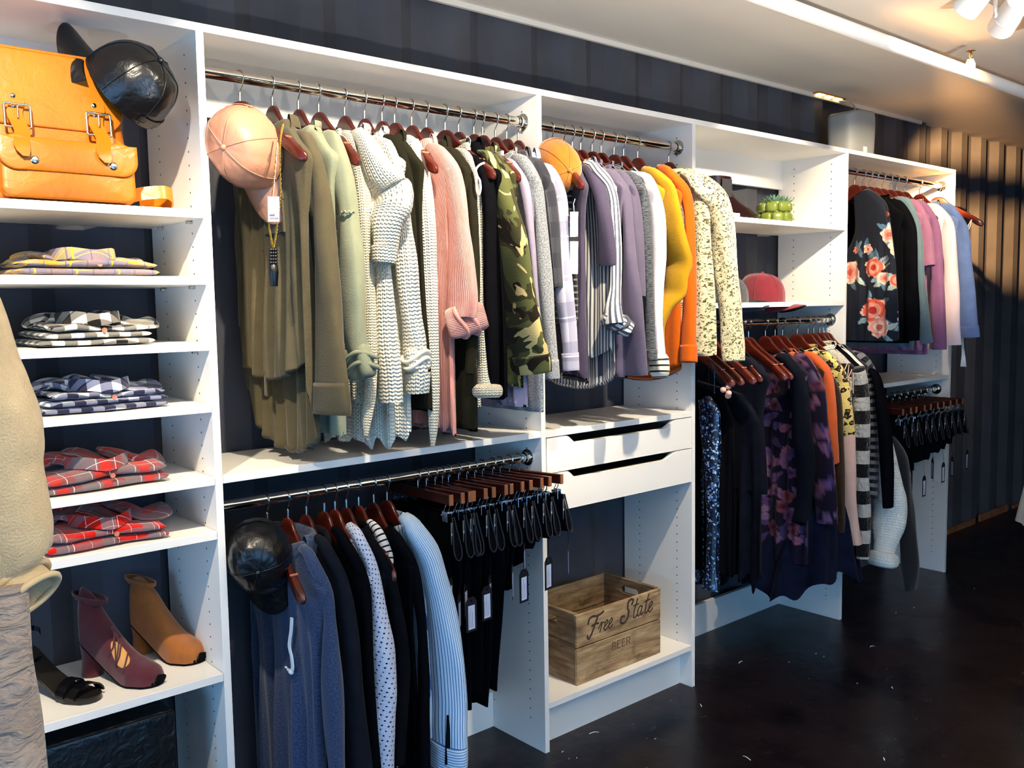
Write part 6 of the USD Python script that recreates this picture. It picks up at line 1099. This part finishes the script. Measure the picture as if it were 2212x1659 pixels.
x = np.linspace(-1, 1, 20); Pc = cc+np.outer(x*.026, ax); b = .93+.07*np.sqrt(np.clip(1-x**2, 0, 1)); me, uv = soft(Pc, .042*b, .034*b, np.cross(ax, [0, 0, 1.]), np.cross(ax, np.cross(ax, [0, 0, 1.])), seed=8, wr=.1, fold=.05, inner=.05); cfp = jk.part('cuff', me, canvas, 'weld', uv=uv, parent=slv)
q = np.linspace(0, 2*PI, 40); e1 = np.cross(ax, [0, 0, 1.]); e1 /= np.linalg.norm(e1); e2 = np.cross(ax, e1)
for off, k in ((.026, 1.0), (.004, 1.07), (-.022, 1.03)): jk.part('cuff_edge', tube(cc+ax*off+np.outer(.042*k*np.cos(q), e1)+np.outer(.034*k*np.sin(q), e2), .0045, 8), canvas, True, parent=slv)
tb = ony(-330, 900, jY-.02); R, UV = [], []; thj = np.linspace(0, 2*PI, 61)
for k, z in enumerate(np.linspace(1.62, .98, 34)):
    w_, d_ = np.interp(z, [.98, 1.2, 1.5, 1.58, 1.62], [.20, .19, .21, .13, .07]), np.interp(z, [.98, 1.3, 1.62], [.12, .115, .07]); nz = 1+.05*(meshkit.noise(np.c_[np.cos(thj)*3, np.sin(thj)*3, np.full(61, z*6)], 9)-.5)
    R.append(np.c_[tb[0]-.19+w_*np.cos(thj)*nz*.75-.0, tb[1]-.10+(d_+.05)*np.sin(thj)*nz, np.full(61, z)]); UV.append(np.c_[thj*.16, np.full(61, z)])
jk.part('body', grid(np.array(R), closed=False), canvas, 'weld', uv=np.array(UV).reshape(-1, 2))
tr = Thing('crinkled_trousers', 'taupe crinkled cotton trousers below the tan jacket at the left edge', 'trousers', (jc[0]-.12, jY-.05, 0))
rows = [(-110, 38, 1270), (-105, 42, 1340), (-95, 48, 1420), (-75, 58, 1500), (-55, 68, 1580), (-50, 76, 1659)]
P, A = near_tube(rows, jY-.02, jY-.06, 30); B = np.full(30, .045); ext = np.array([P[-1]+(P[-1]-P[-2])*k*1.0 for k in range(1, 60)]); zf = np.linspace(P[-1][2], .012, 40)[1:]; ext = np.c_[np.interp(zf, [0, P[-1][2]], [P[-1][0]+.02, P[-1][0]]), np.interp(zf, [0, P[-1][2]], [P[-1][1]-.02, P[-1][1]]), zf]
P2 = np.vstack([P, ext]); A2, B2 = np.r_[A, np.full(39, A[-1])], np.r_[B, np.full(39, B[-1])]; 
me, uv = soft(P2, A2, B2, ER, EF, seed=31, wr=.10, fold=.03); tr.part('leg', me, trous, 'weld', uv=uv)
me, uv = soft(P2+[-.165, -.05, 0], A2, B2, ER, EF, seed=33, wr=.16, fold=.05); tr.part('leg', me, trous, 'weld', uv=uv)

# ------------------------------------------------------------------ white skirt hem past the last unit, scraps on the floor
wp = ony(2235, 1060, -.55); sk2 = Thing('white_skirt', 'white flared skirt hem cut off by the right edge', 'skirt', (wp[0], wp[1], 0)); R = []; base = ony(2205, 1128, -.55)
dress_w = plain('white_cotton', '#e8e2d2', rough=.9)
for z, r in ((base[2]+.55, .07), (base[2]+.4, .10), (base[2]+.2, .15), (base[2], .20)): R.append(np.c_[base[0]+.125+r*np.cos(th)*(1+.05*np.cos(9*th)), base[1]-.095+r*.7*np.sin(th)*(1+.05*np.cos(9*th)), np.full(48, z)])
sk2.part('cloth', grid(np.array(R), closed=True, caps=True), dress_w, 50); sk2.part('stand_pole', cyl((base[0]+.125, base[1]-.095, .02), (base[0]+.125, base[1]-.095, base[2]+.6), .012, 12), glossb, 30); sk2.part('stand_base', lathe([(1e-4, 0), (.10, 0), (.10, .008), (.02, .02), (1e-4, .02)], (base[0]+.125, base[1]-.095, 0), 32), glossb, 30)
rl = random.Random(17); L = []
for px, py, ln, an in ((1283, 1584, .035, -.4), (1514, 1524, .022, .9), (1613, 1638, .034, 1.4), (1600, 1431, .03, .1), (1884, 1397, .022, -.4), (1927, 1486, .014, .8), (1416, 1597, .008, 0), (1216, 1625, .01, 0), (1246, 1638, .008, 1), (1763, 1413, .008, 0), (1780, 1419, .008, 0), (1852, 1477, .007, 0), (2105, 1272, .012, .5), (1975, 1313, .012, .2), (1936, 1324, .012, .1), (1705, 1431, .008, 0), (1910, 1640, .018, .6), (1230, 1640, .006, 0)):
    p = onz(px, py, .0); w = min(.0032, ln*.25); Q = np.array([p+np.array([math.cos(an)*ln*(k-.5)+w*.6*math.sin(k*3), math.sin(an)*ln*(k-.5)+w*.8*math.sin(k*3.1), .0008+.002*math.sin(k*PI)]) for k in np.linspace(0, 1, 7)])
    L.append(ribbon(Q, np.array([-math.sin(an)*w, math.cos(an)*w, 0]), np.array([0, 0, 1.]), .0008))
for k in range(90):
    p = np.array([rl.uniform(1.0, 5.0), rl.uniform(-2.2, .05), .0006]); r = rl.uniform(.0006, .0014); L.append(obox(p, (math.cos(k), math.sin(k), 0), (-math.sin(k), math.cos(k), 0), (0, 0, 1), r*2, r*1.2, .001, .0002))
fd = Thing('floor_debris', 'tiny white paper scraps and lint scattered over the black floor', 'debris', (2, -.8, 0), kind='stuff'); fd.part('scraps', cat_(L), paper)
